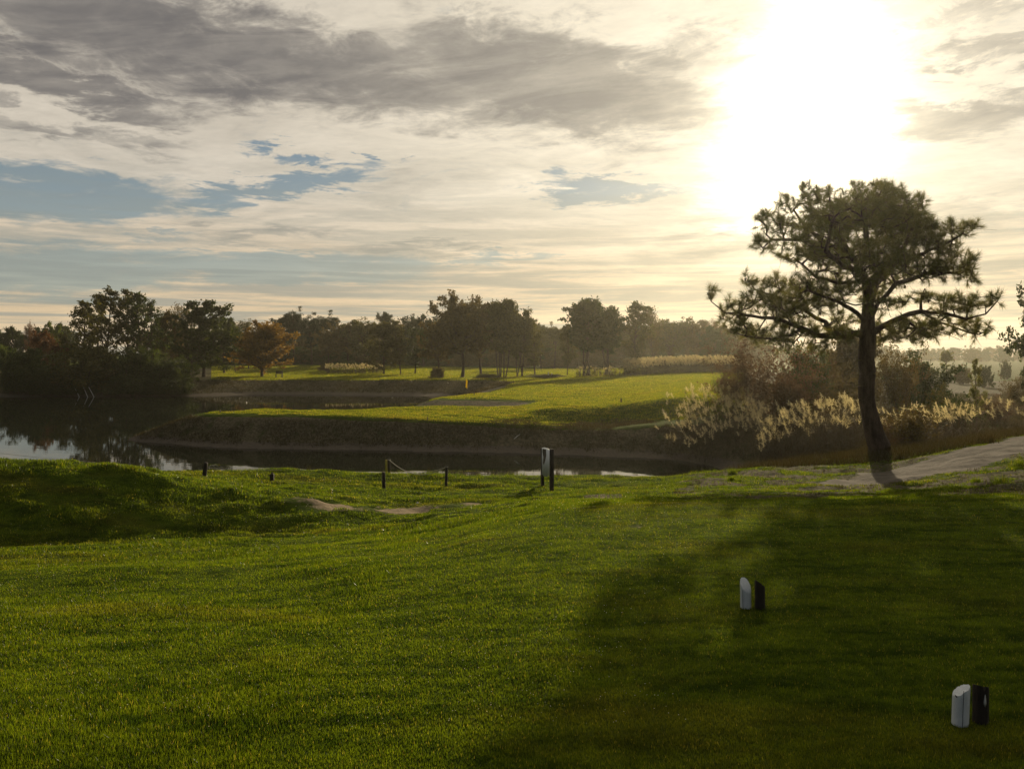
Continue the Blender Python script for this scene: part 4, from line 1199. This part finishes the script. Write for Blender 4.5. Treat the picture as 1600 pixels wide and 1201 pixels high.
    for i in range(cnt): kids[par[i]] += (par[i] >= 0)
    s2 = np.where(kids == 0, .006 ** 2.3, 0.0)
    for i in range(cnt - 1, 0, -1):
        s2[par[i]] += s2[i]
    rad = np.maximum(s2, 1e-9) ** (1 / 2.3)
    # scale so the trunk has its seen girth, twigs stay thin
    rad = .006 + (rad - .006) * (.235 / rad[3])
    for i in range(4): rad[i] = (.40, .33, .29, .26)[i]
    rad[:1] = .42
    segs = [(arr[par[i]], arr[i], rad[i] * .35 + rad[par[i]] * .65 if rad[i] < rad[par[i]] * .7 else rad[par[i]], rad[i]) for i in range(1, cnt)]
    for i in range(420):           # bare dead twigs
        j = int(r.integers(30, cnt - 1))
        if arr[j][2] < zat(560, D0) - z0 or rad[j] > .12: continue
        d_ = r.normal(0, 1, 3) + np.array([0, 0, -.35]); d_ /= np.linalg.norm(d_)
        L = r.uniform(.15, .55); m1 = arr[j] + d_ * L * .5 + r.normal(0, .03, 3); m2 = m1 + (d_ + r.normal(0, .4, 3)) * L * .5
        segs.append((arr[j], m1, .008, .006)); segs.append((m1, m2, .006, .003))
    segs = [(a, b, min(ra, rb * 1.6), rb) if rb < .08 else (a, b, ra, rb) for a, b, ra, rb in segs]
    segs = [(a, b, ra, rb) for a, b, ra, rb in segs]
    thick = [s_ for s_ in segs if s_[3] > .05]; thin = [s_ for s_ in segs if s_[3] <= .05]
    V1, Q1 = tubes(thick, 12); V2, Q2 = tubes(thin, 5)
    root = empty('pine_tree', (bx, D0, z0 - .05))
    tag(root, 'big lone pine with spreading limbs standing by the sandy path', 'tree')
    mesh_np('trunk', np.concatenate([V1, V2]), [np.concatenate([Q1, Q2 + len(V1)])], M['bark'], root, smooth=True)
    # needles: brushes at shoot ends
    tips = []; dirs = []
    for e in ends:
        p_ = arr[e]; pa = arr[par[e]]
        dv = p_ - pa; dv /= np.linalg.norm(dv) + 1e-9
        dv = dv + np.array([0, 0, .45]) + r.normal(0, .35, 3); dv /= np.linalg.norm(dv)
        tips.append(p_); dirs.append(dv)
    tips = np.array(tips); dirs = np.array(dirs)
    per = 78
    ids = np.repeat(np.arange(len(tips)), per)
    n_ = len(ids)
    sh = r.uniform(.07, .20, len(tips))[ids]
    f = r.uniform(-.25, 1.0, n_)
    base = tips[ids] + dirs[ids] * (f * sh)[:, None]
    rv = r.normal(size=(n_, 3)); dd = dirs[ids]
    rv -= (rv * dd).sum(1)[:, None] * dd; rv /= np.linalg.norm(rv, axis=1)[:, None]
    ang = np.radians(r.uniform(12, 92, n_) - 12 * np.clip(f, 0, 1))
    nd = dd * np.cos(ang)[:, None] + rv * np.sin(ang)[:, None]
    ln = r.uniform(.14, .26, n_)[:, None]
    sd = np.cross(nd, r.normal(size=(n_, 3))); sd /= np.linalg.norm(sd, axis=1)[:, None]
    w = .0040
    Vn = np.stack([base - sd * w, base + sd * w, base + nd * ln + np.array([0, 0, -.01])], 1).reshape(-1, 3)
    mesh_np('crown', Vn, np.arange(n_ * 3).reshape(-1, 3), M['needle'], root, attrs={'rnd': np.repeat(r.uniform(0, 1, len(tips))[ids], 3)})
    # cones
    for i in r.choice(len(ends), 26, replace=False):
        q = arr[par[ends[i]]] + np.array([0, 0, -.04])
        cm = MB()
        cm.tube([q, q + [0, 0, -.03], q + [0, 0, -.08], q + [0, 0, -.12]], [.012, .032, .028, .006], 7)
        cm.build('cone', M['bark'], root, True)
    print('pine tufts', len(ends))
big_pine()

# ------------------------------------------------------------------ reeds
def reeds(name, pts, hgt, label, seed, plume=1.0, lw=.014, pw=.012):
    """pts (n,2): stems with long leaves and a feathery plume"""
    r = np.random.default_rng(seed)
    n_ = len(pts)
    x, y = pts[:, 0], pts[:, 1]
    z = H(x, y)
    h = hgt * r.uniform(.55, 1.15, n_)
    lean = np.stack([r.normal(-.10, .10, n_), r.normal(0, .10, n_)], 1) * h[:, None]
    root = empty(name, (0, 0, 0))
    base = np.stack([x, y, z - .05], 1); top = np.stack([x + lean[:, 0], y + lean[:, 1], z + h], 1)
    # stems + leaves as slender triangles
    tri = []
    s_ = lw * .35
    ax = r.uniform(0, math.pi, n_); dx = np.stack([np.cos(ax) * s_, np.sin(ax) * s_, 0 * ax], 1)
    tri.append(np.stack([base - dx, base + dx, top], 1))
    for k in range(8):
        f = r.uniform(.05, .9, n_)[:, None]
        q = base + (top - base) * f
        a = r.uniform(0, 2 * math.pi, n_); L = r.uniform(.25, .55, n_) * min(1, hgt / 1.8 + .2)
        e = q + np.stack([np.cos(a) * L * .6, np.sin(a) * L * .6, L * r.uniform(.1, .9, n_)], 1)
        sd = np.stack([-np.sin(a), np.cos(a), 0 * a], 1) * lw
        tri.append(np.stack([q - sd, q + sd, e], 1))
    Vl = np.concatenate(tri).reshape(-1, 3)
    mesh_np('leaves', Vl, np.arange(len(Vl)).reshape(-1, 3), M['reedleaf'], root, attrs={'rnd': np.repeat(r.uniform(0, 1, len(Vl) // 3), 3)})
    sel = r.random(n_) < plume
    T_ = top[sel]; Ld = lean[sel]; m_ = len(T_)
    dirp = np.concatenate([Ld / (h[sel][:, None]) * 2.2 + r.normal(0, .15, (m_, 2)), np.ones((m_, 1))], 1)
    dirp /= np.linalg.norm(dirp, axis=1)[:, None]
    per = 50
    ids = np.repeat(np.arange(m_), per)
    pl = r.uniform(.20, .34, m_)[ids] * (.7 + .3 * hgt / 2)
    f = r.uniform(-.1, 1, m_ * per)
    c = T_[ids] + dirp[ids] * (f * pl)[:, None]
    spread = (.085 * np.sin(np.pi * np.clip(f * .8 + .2, 0, 1)))[:, None]
    side = r.normal(size=(len(ids), 3)); side[:, 2] = -abs(side[:, 2]) * .3
    e = c + side * spread + dirp[ids] * .07
    sd = np.cross(e - c, r.normal(size=(len(ids), 3))); sd /= np.linalg.norm(sd, axis=1)[:, None] + 1e-9
    Vp = np.stack([c - sd * pw * .6, c + sd * pw * .6, e], 1).reshape(-1, 3)
    mesh_np('plumes', Vp, np.arange(len(Vp)).reshape(-1, 3), M['plume'], root, attrs={'rnd': np.repeat(r.uniform(0, 1, m_)[ids], 3)})
    return tag(root, label, 'reeds', kind='stuff')

def scatter(n_, p0, p1, d0, d1, seed, clumpy=0.0):
    r = np.random.default_rng(seed)
    px = r.uniform(p0, p1, n_); d = r.uniform(d0, d1, n_)
    P_ = np.stack([(px - 800) / F * d, d], 1)
    if clumpy: P_ = P_[fbm(P_[:, 0] * .9, P_[:, 1] * .9, seed, 3) > clumpy - .5]
    return P_
A1 = np.concatenate([scatter(420, 1075, 1200, 34.5, 40, 1), scatter(60, 1040, 1090, 36, 40, 2)])
reeds('reed_bed', A1, 1.42, 'tall feathery reeds at the end of the lake, left clump', 101, .62)
reeds('reed_bed', scatter(900, 1190, 1345, 28.5, 35, 3), 1.75, 'tall feathery reeds massed left of the big pine trunk', 102, .26)
reeds('reed_bed', scatter(300, 1375, 1500, 27, 33, 4, .35), 1.2, 'feathery reeds right of the big pine trunk behind the broom', 103, .42)
reeds('reed_bed', scatter(260, 1500, 1640, 29, 36, 5, .5), 1.2, 'scattered reed plumes in the heath at the right edge', 104, .5)
reeds('reed_bed', scatter(1500, 975, 1160, 97, 105, 6), 1.7, 'long pale reed bed beyond the fairway below the hazy wood', 105, 1.0, .03, .06)
reeds('reed_bed', scatter(200, 900, 985, 99, 104, 16), 1.0, 'low brown reeds at the left end of the far reed bed', 107, .3, .03, .06)
reeds('reed_bed', scatter(260, 510, 600, 116, 122, 7), 1.1, 'small strip of pale reeds on the far fairway', 106, 1.0, .03, .06)

# ------------------------------------------------------------------ small objects
def gz_(x, y): return float(H(np.array([x]), np.array([y]))[0])

def bevel(o, w=.006, seg=2):
    b = o.modifiers.new('bevel', 'BEVEL'); b.width = w; b.segments = seg; b.limit_method = 'ANGLE'
    return o

def half_log(r0, h, cut_dir, cut_drop, notch=None, seed=0, n=40, rings=14):
    """log stump with a slanted, slightly ragged top; returns V,Q,T"""
    r = np.random.default_rng(seed)
    wob = 1 + .035 * np.sin(np.arange(n) / n * 2 * math.pi * 3 + seed) + r.normal(0, .004, n)
    th = np.arange(n) / n * 2 * math.pi
    cx, cy = np.cos(th) * r0 * wob, np.sin(th) * r0 * wob
    c = (cx * math.cos(cut_dir) + cy * math.sin(cut_dir)) / r0      # -1..1 : +1 is the low side
    top = h - cut_drop * np.clip((c + 1) / 2, 0, 1) ** 1.15 + r.normal(0, .0014, n)
    if notch is not None:
        for a, w_, dp in notch:
            dd = np.abs((th - a + math.pi) % (2 * math.pi) - math.pi)
            top -= dp * (dd < w_)
    V = []
    for k in range(rings + 1):
        f = k / rings
        z = -.03 + (top + .03) * f
        rr_ = 1 - .02 * math.sin(f * 3) - (0.05 if k == rings else 0)
        V.append(np.stack([cx * rr_, cy * rr_, z], 1))
    V = np.concatenate(V)
    Q = []
    for k in range(rings):
        for j in range(n):
            j2 = (j + 1) % n
            Q.append((k*n+j, k*n+j2, (k+1)*n+j2, (k+1)*n+j))
    # end grain: inner ring + centre
    b = rings * n
    inner = V[b:b+n] * np.array([.5, .5, 1]); inner[:, 2] = top * .5 + top.mean() * .5
    V = np.concatenate([V, inner, [[0, 0, top.mean()]]])
    Q += [(b+j, b+(j+1) % n, b+n+(j+1) % n, b+n+j) for j in range(n)]
    T_ = [(b+n+j, b+n+(j+1) % n, b+2*n) for j in range(n)]
    return V, Q, T_

def marker(px, d, r0, h, cut_dir, drop, mat, label, notch=None, seed=0, lean=0.0, extra=None):
    x = at(px, d); z = gz_(x, d)
    root = empty('tee_marker', (x, d, z), 0)
    root.rotation_euler = (0, lean, 0)
    tag(root, label, 'tee marker', 'wooden tee markers on the near turf')
    V, Q, T_ = half_log(r0, h, cut_dir, drop, notch, seed)
    mb = MB(); mb.add(V, Q, T_)
    o = mb.build('stump', M[mat], root, True)
    e = o.modifiers.new('edge', 'EDGE_SPLIT'); e.split_angle = math.radians(40)
    if extra: extra(root, r0, h)
    return root
def crack_line(ang, z0, z1, w=.0022, mat='crack', name='crack'):
    def f(root, r0, h):
        a = ang
        mb = MB()
        zs = np.linspace(z0, z1, 14); jit = np.random.default_rng(4).normal(0, .006, 14)
        L = []
        for z, j in zip(zs, jit):
            rr_ = r0 * 1.035
            L.append((math.cos(a + j) * rr_, math.sin(a + j) * rr_, z))
        mb.tube(L, w, 5)
        mb.build(name, M[mat], root)
    return f
def scar(root, r0, h):
    mb = MB()
    a0 = math.radians(-92); V = []; n = 12
    zc = .125
    for i in range(n):
        th = i / n * 2 * math.pi
        aa = a0 + math.cos(th) * .17 * (1 - .5 * max(0, math.sin(th)))
        rr_ = r0 * 1.055
        V.append((math.cos(aa) * rr_, math.sin(aa) * rr_, zc + math.sin(th) * (.042 if math.sin(th) > 0 else .026)))
    V.append((math.cos(a0) * r0 * 1.075, math.sin(a0) * r0 * 1.075, zc))
    V.append((math.cos(a0) * r0 * .85, math.sin(a0) * r0 * .85, zc))
    mb.add(V, None, [(i, (i + 1) % n, n) for i in range(n)] + [((i + 1) % n, i, n + 1) for i in range(n)])
    mb.build('bare_knot', M['scar'], root)
def two(*fs):
    def f(root, r0, h):
        for g in fs: g(root, r0, h)
    return f
def chip(ang, zc, s_, mat='crack', name='paint_chip'):
    def f(root, r0, h):
        mb = MB(); V = []; n = 8
        for i in range(n):
            th = i / n * 2 * math.pi
            aa = ang + math.cos(th) * s_ / r0 * .8
            V.append((math.cos(aa) * r0 * 1.05, math.sin(aa) * r0 * 1.05, zc + math.sin(th) * s_ * .5 - math.cos(th) * s_ * .45))
        V.append((math.cos(ang) * r0 * 1.06, math.sin(ang) * r0 * 1.06, zc))
        V.append((math.cos(ang) * r0 * .9, math.sin(ang) * r0 * .9, zc))
        mb.add(V, None, [(i, (i + 1) % n, n) for i in range(n)] + [((i + 1) % n, i, n + 1) for i in range(n)])
        mb.build(name, M[mat], root)
    return f
FR = math.radians
# near pair (bottom right): tops cut away from us
marker(1500, 4.27, .042, .212, FR(172), .060, 'white', 'white log tee marker with a long dark crack, nearest to us at bottom right', [(FR(-60), .12, .006)], 2, .035,
       two(crack_line(FR(-104), .0, .197, .0013), chip(FR(-152), .158, .009)))
marker(1532, 4.29, .040, .207, FR(60), .030, 'wood_dark', 'dark brown log tee marker with a pale bare knot at bottom right', [(FR(-95), .10, .022)], 5, .01, scar)
# far pair: white one shows its slanted cut
marker(1165, 6.22, .042, .224, FR(-72), .095, 'white', 'white log tee marker with its slanted cut facing us, farther out on the turf', None, 3, -.01, crack_line(FR(-134), .0, .145, .0012, 'crack'))
marker(1187, 6.20, .0395, .224, FR(8), .055, 'wood_dark', 'dark brown log tee marker with plain sloping top, beside the farther white one', None, 9, 0)

def post(px, d, top_py, base_py, w_px, label, lean_px=0.0, mat='wood_dark', name='post', cat='post', square=False, cap=True, group=None):
    x = at(px, d); z = gz_(x, d)
    h = zat(top_py, d) - z
    root = empty(name, (x, d, z))
    mb = MB()
    rad = w_px / F * d / 2
    lx = lean_px / F * d
    if square:
        V = []
        zz = (-.15, 0, h * .5, h - rad * .4, h)
        for z_ in zz:
            s_ = rad * (.8 if z_ == h else 1)
            ox = lx * max(0, z_) / h
            V += [(ox - s_, -s_, z_), (ox + s_, -s_, z_), (ox + s_, s_, z_), (ox - s_, s_, z_)]
        Q = []
        for k in range(len(zz) - 1):
            for j in range(4):
                j2 = (j + 1) % 4
                Q.append((k*4+j, k*4+j2, k*4+4+j2, k*4+4+j))
        Q.append((0, 3, 2, 1)); b = (len(zz) - 1) * 4; Q.append((b, b+1, b+2, b+3))
        mb.add(V, Q)
    else:
        zs = np.array([-.15, 0, h * .35, h * .7, h - rad * .5, h])
        mb.tube(np.stack([lx * np.clip(zs, 0, None) / h, 0 * zs, zs], 1), [rad, rad * 1.03, rad, rad * .98, rad * .96, rad * .7], 12)
    mb.build('shaft', M[mat], root, not square)
    tag(root, label, cat, group)
    return root, np.array([x + lx, d, z + h])

p1, tp1 = post(319.5, 18.6, 722, 750, 6.5, 'lone dark round post leaning slightly on the left of the lake rim', 2.0)
p2, tp2 = post(600, 17.8, 737, 765, 5.5, 'short dark post standing in front of the yellow stake', -.8)
p3, tp3 = post(608, 20.4, 716, 742, 3.6, 'dark rope post behind the yellow stake at the lake rim', 0)
p4, tp4 = post(697, 18.2, 727, 760, 4.4, 'dark rope post at the right end of the sagging rope', .6)
p5, tp5 = post(603.4, 20.3, 718, 742, 3.0, 'yellow-brown stake at the lake rim beside the rope post', 0, 'yellow_paint', 'stake', 'stake', True)
for rt, tp in ((p3, tp3), (p4, tp4)):
    k = MB(); l = Vector(tp) - rt.location
    k.tube([(l.x - .035, 0, l.z - .03), (l.x, .02, l.z - .022), (l.x + .035, 0, l.z - .03), (l.x, -.035, l.z - .035), (l.x - .035, 0, l.z - .03)], .008, 6)
    k.build('rope_loop', M['rope'], rt)
def rope(a, b, sag, label, rad=.008, n=24, seed=0, ground=False):
    a, b = np.array(a), np.array(b)
    f = np.linspace(0, 1, n)[:, None]
    p = a + (b - a) * f; p[:, 2] -= sag * 4 * (f * (1 - f))[:, 0]
    if ground:
        p[:, 2] = np.maximum(p[:, 2], H(p[:, 0], p[:, 1]) + .02)
    mb = MB(); mb.tube(p - a, rad, 6)
    o = mb.build('rope', M['rope'], None, True); o.location = a
    return tag(o, label, 'rope')
rope(tp3 + [0, 0, -.03], tp4 + [0, 0, -.03], .27, 'pale rope sagging between the two rope posts at the lake rim', .0095)
far_tip = np.array([at(560, 21.3), 21.3, zat(741, 21.3)])
rope(tp4 + [0, 0, -.04], [at(655, 20.6), 20.6, zat(738.5, 20.6)], .02, 'pale rope running down from the right rope post to the rim grass', .008, 16)
rope([at(-60, 20.5), 20.5, zat(700, 20.5)], [at(150, 20.5), 20.5, zat(722, 20.5)], .03, 'thin dark line hanging over the bright water at the left edge', .0045, 30)
rope(tp1 + [0, 0, -.12], [at(470, 20.2), 20.2, zat(733, 20.2)], .04, 'thin rope running right from the lone leaning post', .004, 30)

# dark box marker with a small top
def box_marker():
    d = 18.4; x = at(425, d); z = gz_(x, d)
    root = empty('box_marker', (x, d, z))
    tag(root, 'small dark square tee marker block on the lit grass right of the lone leaning post', 'marker')
    mb = MB(); mb.box((-.043, -.043, -.05), (.043, .043, .165)); bevel(mb.build('block', M['wood_dark'], root), .008)
    mb = MB(); mb.tube([(0, 0, .165), (.004, 0, .19), (.0, 0, .205)], [.030, .026, .012], 8); mb.build('cap', M['wood_grey'], root, True)
box_marker()

# white panelled post pair (hole sign seen at an angle)
def sign():
    dA, dB = 18.6, 17.9
    xA, xB = at(847.5, dA), at(862, dB)
    zA, zB = gz_(xA, dA), gz_(xB, dB)
    hA = zat(699.5, dA) - zA; hB = zat(701, dB) - zB
    root = empty('hole_sign', ((xA + xB) / 2, (dA + dB) / 2, (zA + zB) / 2))
    tag(root, 'narrow white board fixed between two dark wooden posts at the lake rim', 'sign')
    ox, oy, oz = root.location
    for (x, d, z, h, w) in ((xA, dA, zA, hA, .040), (xB, dB, zB, hB, .047)):
        mb = MB()
        zs = (-.15, h * .5, h - .02, h)
        V = []
        for k, zz in enumerate(zs):
            s_ = w * (.8 if k == 3 else 1)
            V += [(x-ox-s_, d-oy-s_, z-oz+zz), (x-ox+s_, d-oy-s_, z-oz+zz), (x-ox+s_, d-oy+s_, z-oz+zz), (x-ox-s_, d-oy+s_, z-oz+zz)]
        Q = [(k*4+j, k*4+(j+1) % 4, k*4+4+(j+1) % 4, k*4+4+j) for k in range(3) for j in range(4)] + [(0, 3, 2, 1), (12, 13, 14, 15)]
        mb.add(V, Q); bevel(mb.build('post', M['wood_dark'], root), .006)
    # board: spans between the posts, ragged lower edge
    a = np.array([xA - ox, dA - oy - .05]); b = np.array([xB - ox - .0, dB - oy + .055])
    L = np.linalg.norm(b - a); ux = (b - a) / L; nrm = np.array([ux[1], -ux[0]]) * .014
    ztop = zat(701, 18.2) - oz; zb = zat(744, 18.2) - oz
    prof_t = [(0, -.02), (.15, .0), (.5, .005), (.85, -.012), (1, -.02)]
    m_ = 16
    low = [zb + .0 + .05 * (f > .55) + .012 * math.sin(f * 21) - .02 * (f < .5) for f in np.linspace(0, 1, m_)]
    up = [ztop + np.interp(f, [q[0] for q in prof_t], [q[1] for q in prof_t]) for f in np.linspace(0, 1, m_)]
    V = []
    for s_ in (1, -1):
        for f, z_ in zip(np.linspace(0, 1, m_), low): p = a + ux * L * f + nrm * s_; V.append((p[0], p[1], z_))
        for f, z_ in zip(np.linspace(0, 1, m_), up): p = a + ux * L * f + nrm * s_; V.append((p[0], p[1], z_))
    Q = []
    for i in range(m_ - 1):
        Q.append((i, i+1, m_+i+1, m_+i)); Q.append((2*m_+i+1, 2*m_+i, 3*m_+i, 3*m_+i+1))
        Q.append((i+1, i, 2*m_+i, 2*m_+i+1)); Q.append((m_+i, m_+i+1, 3*m_+i+1, 3*m_+i))
    Q += [(0, m_, 3*m_, 2*m_), (m_-1, 3*m_-1, 4*m_-1, 2*m_-1)]
    mb = MB(); mb.add(V, Q); brd = mb.build('board', M['white'], root)
    # worn patch where the paint has come off at the upper left
    V = []
    out = [(.10, -.03), (.48, -.02), (.50, -.16), (.38, -.30), (.22, -.40), (.14, -.36), (.18, -.22), (.06, -.10)]
    for s_ in (1.25, .8):
        for f, dz in out:
            for sg in (1,):
                p = a + ux * L * f + nrm * s_ ; V.append((p[0], p[1], ztop + dz * 1.0))
    k = len(out)
    V2 = []
    for f, dz in out:
        p = a + ux * L * f - nrm * 1.25; V2.append((p[0], p[1], ztop + dz))
    mb = MB()
    me = bpy.data.meshes.new('worn_patch')
    vv = V[:k] + V2
    me.from_pydata(vv, [], [tuple(range(k)), tuple(range(2*k-1, k-1, -1))]); me.materials.append(M['wood_grey'])
    o = bpy.data.objects.new('worn_patch', me); COL.objects.link(o); o.parent = brd
sign()

# golf flags
def flag(px, d, base_py, top_py, label, drape=1.0):
    x = at(px, d); z = gz_(x, d); h = zat(top_py, d) - z
    root = empty('golf_flag', (x, d, z)); tag(root, label, 'golf flag')
    mb = MB(); mb.tube([(0, 0, -.1), (0, 0, h * .5), (0, 0, h)], .009 * (d / 50), 8); mb.build('pole', M['wood_grey'], root, True)
    # hanging folded cloth
    nu, nv = 9, 12; V = []
    for j in range(nv):
        g = j / (nv - 1)
        for i in range(nu):
            f = i / (nu - 1)
            wd = .11 * (1 + .2 * g)
            V.append((.0 + wd * f * (1 - .25 * g) + .018 * math.sin(f * 9 + g * 3), .045 * math.sin(f * 11 + g * 2.2), h - .02 - .46 * g - .12 * f * (1 - g * .2)))
    Q = [(j*nu+i, j*nu+i+1, (j+1)*nu+i+1, (j+1)*nu+i) for j in range(nv-1) for i in range(nu-1)]
    mb = MB(); mb.add(V, Q); o = mb.build('cloth', M['yellow'], root, True)
    s_ = o.modifiers.new('thick', 'SOLIDIFY'); s_.thickness = .004
    return root
flag(727.5, 43.6, 656, 591, 'yellow flag hanging limp on a thin pole on the near green')
flag(513, 150, 575, 556, 'tiny yellow flag hanging on the far green in front of the pines')

def stake(px, d, top, label, w=2.0, lean=0.0, mat='wood_dark'):
    r_, tp = post(px, d, top, 0, w, label, lean, mat, 'stake', 'stake', True)
    return r_
stake(970.5, 48, 622, 'thin dark stake upright on the crest right of the green', 2.2)
stake(1073, 50, 612, 'thin dark stake leaning left on the upper slope near the reeds', 2.0, -3)
stake(668, 42.2, 651, 'short stake on the rim of the near green left of its flag', 1.6, 0, 'wood_grey')
stake(344, 45.6, 640, 'short stake near the left tip of the green', 1.4, 0, 'wood_grey')
stake(468, 95.5, 599, 'small yellow marker peg on the far bank slope', 1.8, 0, 'yellow_paint')
stake(741, 61, 606, 'hair-thin stake standing above the grassy hollow behind the flag', 1.2, 0, 'wood_grey')
stake(857, 104, 581, 'left one of the two white pegs on the far lit fairway', 1.8, 0, 'white')
stake(862, 104, 583, 'right one of the two white pegs on the far lit fairway', 1.6, 0, 'white')

# bench by the orange tree
def bench():
    d = 104; x = at(436, d); z = gz_(x, d)
    root = empty('park_bench', (x, d, z), .1); tag(root, 'small dark wooden bench on the grass right of the orange tree', 'bench')
    w = .46
    for k in range(3):
        pass
    mb = MB()
    for k in range(3): mb.box((-w, .20 + k*.012, .50 + k*.13), (w, .235 + k*.012, .61 + k*.13))
    mb.build('backrest', M['wood_dark'], root)
    mb = MB()
    for k in range(3): mb.box((-w, -.22 + k*.14, .42), (w, -.10 + k*.14, .46))
    mb.build('seat', M['wood_grey'], root)
    for sx in (-1, 1):
        mb = MB(); mb.box((sx*w*.85-.04, -.20, -.1), (sx*w*.85+.04, -.12, .42)); mb.build('leg', M['wood_dark'], root)
        mb = MB(); mb.box((sx*w*.85-.04, .12, -.1), (sx*w*.85+.04, .195, .86)); mb.build('leg', M['wood_dark'], root)
bench()

# leaning poles at the left shore and drift stick
def pole(px0, py0, px1, py1, d, rad, label, name='leaning_pole', cat='pole', mat='scar'):
    a = np.array([at(px1, d), d, -3.15]); b = np.array([at(px0, d), d + .6, zat(py0, d)])
    mb = MB(); mid = (a + b) / 2 + [0, 0, .03]
    mb.tube(np.array([a, mid, b]) - a, [rad, rad * .9, rad * .6], 7)
    o = mb.build(name, M[mat], None, True); o.location = a
    return tag(o, label, cat)
pole(111, 604, 125, 616, 86, .045, 'leftmost of three pale poles slanting out of the lake at the left shore')
pole(125, 604, 138, 616, 86, .045, 'middle one of three pale poles slanting out of the lake at the left shore')
pole(134, 605, 148, 615, 86, .045, 'rightmost of three pale poles slanting out of the lake at the left shore')
def stick():
    d = 40.3
    a = np.array([at(803, d), d, zat(695, d)]); b = np.array([at(813, d), d + .3, zat(688, d)])
    z = gz_(a[0], d); a[2] = z - .01; b = a + np.array([.33, .28, .22])
    mb = MB(); mb.tube(np.array([a, (a + b) / 2 + [0, 0, .02], b]) - a, [.018, .022, .014], 7)
    o = mb.build('drift_stick', M['scar'], None, True); o.location = a
    tag(o, 'pale driftwood stick propped on the muddy bank above the white board', 'stick')
stick()

# fallen scraps on the turf
def scrap(px, d, label, s_=.03, mat='scar', seed=0):
    r = np.random.default_rng(seed); x = at(px, d); z = gz_(x, d)
    n = 7; th = np.arange(n) / n * 2 * math.pi; q = s_ * r.uniform(.6, 1.2, n)
    V = [(math.cos(t_) * a, math.sin(t_) * a, .012 + r.uniform(0, .012)) for t_, a in zip(th, q)] + [(0, 0, .028), (0, 0, .004)]
    mb = MB(); mb.add(V, None, [(i, (i+1) % n, n) for i in range(n)] + [((i+1) % n, i, n+1) for i in range(n)])
    o = mb.build('fallen_leaf', M[mat], None); o.location = (x, d, z + .01)
    return tag(o, label, 'leaf')
scrap(652, 15.3, 'pale fallen leaf on the lit grass above the worn sandy patch', .03, 'scar', 1)
scrap(868, 13.5, 'pale fallen leaf left of the small sandy patch', .035, 'scar', 2)

# ------------------------------------------------------------------ haze volume, added for the veiling glare
def haze():
    m, n, out = new_mat('haze')  # scattering volume added to imitate veiling glare of the lens
    v = n.node('ShaderNodeVolumePrincipled')
    v.inputs['Color'].default_value = (1.0, 0.95, 0.76, 1)
    v.inputs['Density'].default_value = 0.00027
    v.inputs['Anisotropy'].default_value = 0.74
    n.t.links.new(v.outputs[0], out.inputs['Volume'])
    mb = MB(); mb.box((-810, -70, -6.0), (810, 570, 19.0))
    o = mb.build('haze', m)
    tag(o, 'thin haze volume added over the whole course in place of lens veil', 'haze', kind='stuff')
haze()
for a in list(bpy.data.meshes):
    if a.users == 0: bpy.data.meshes.remove(a)
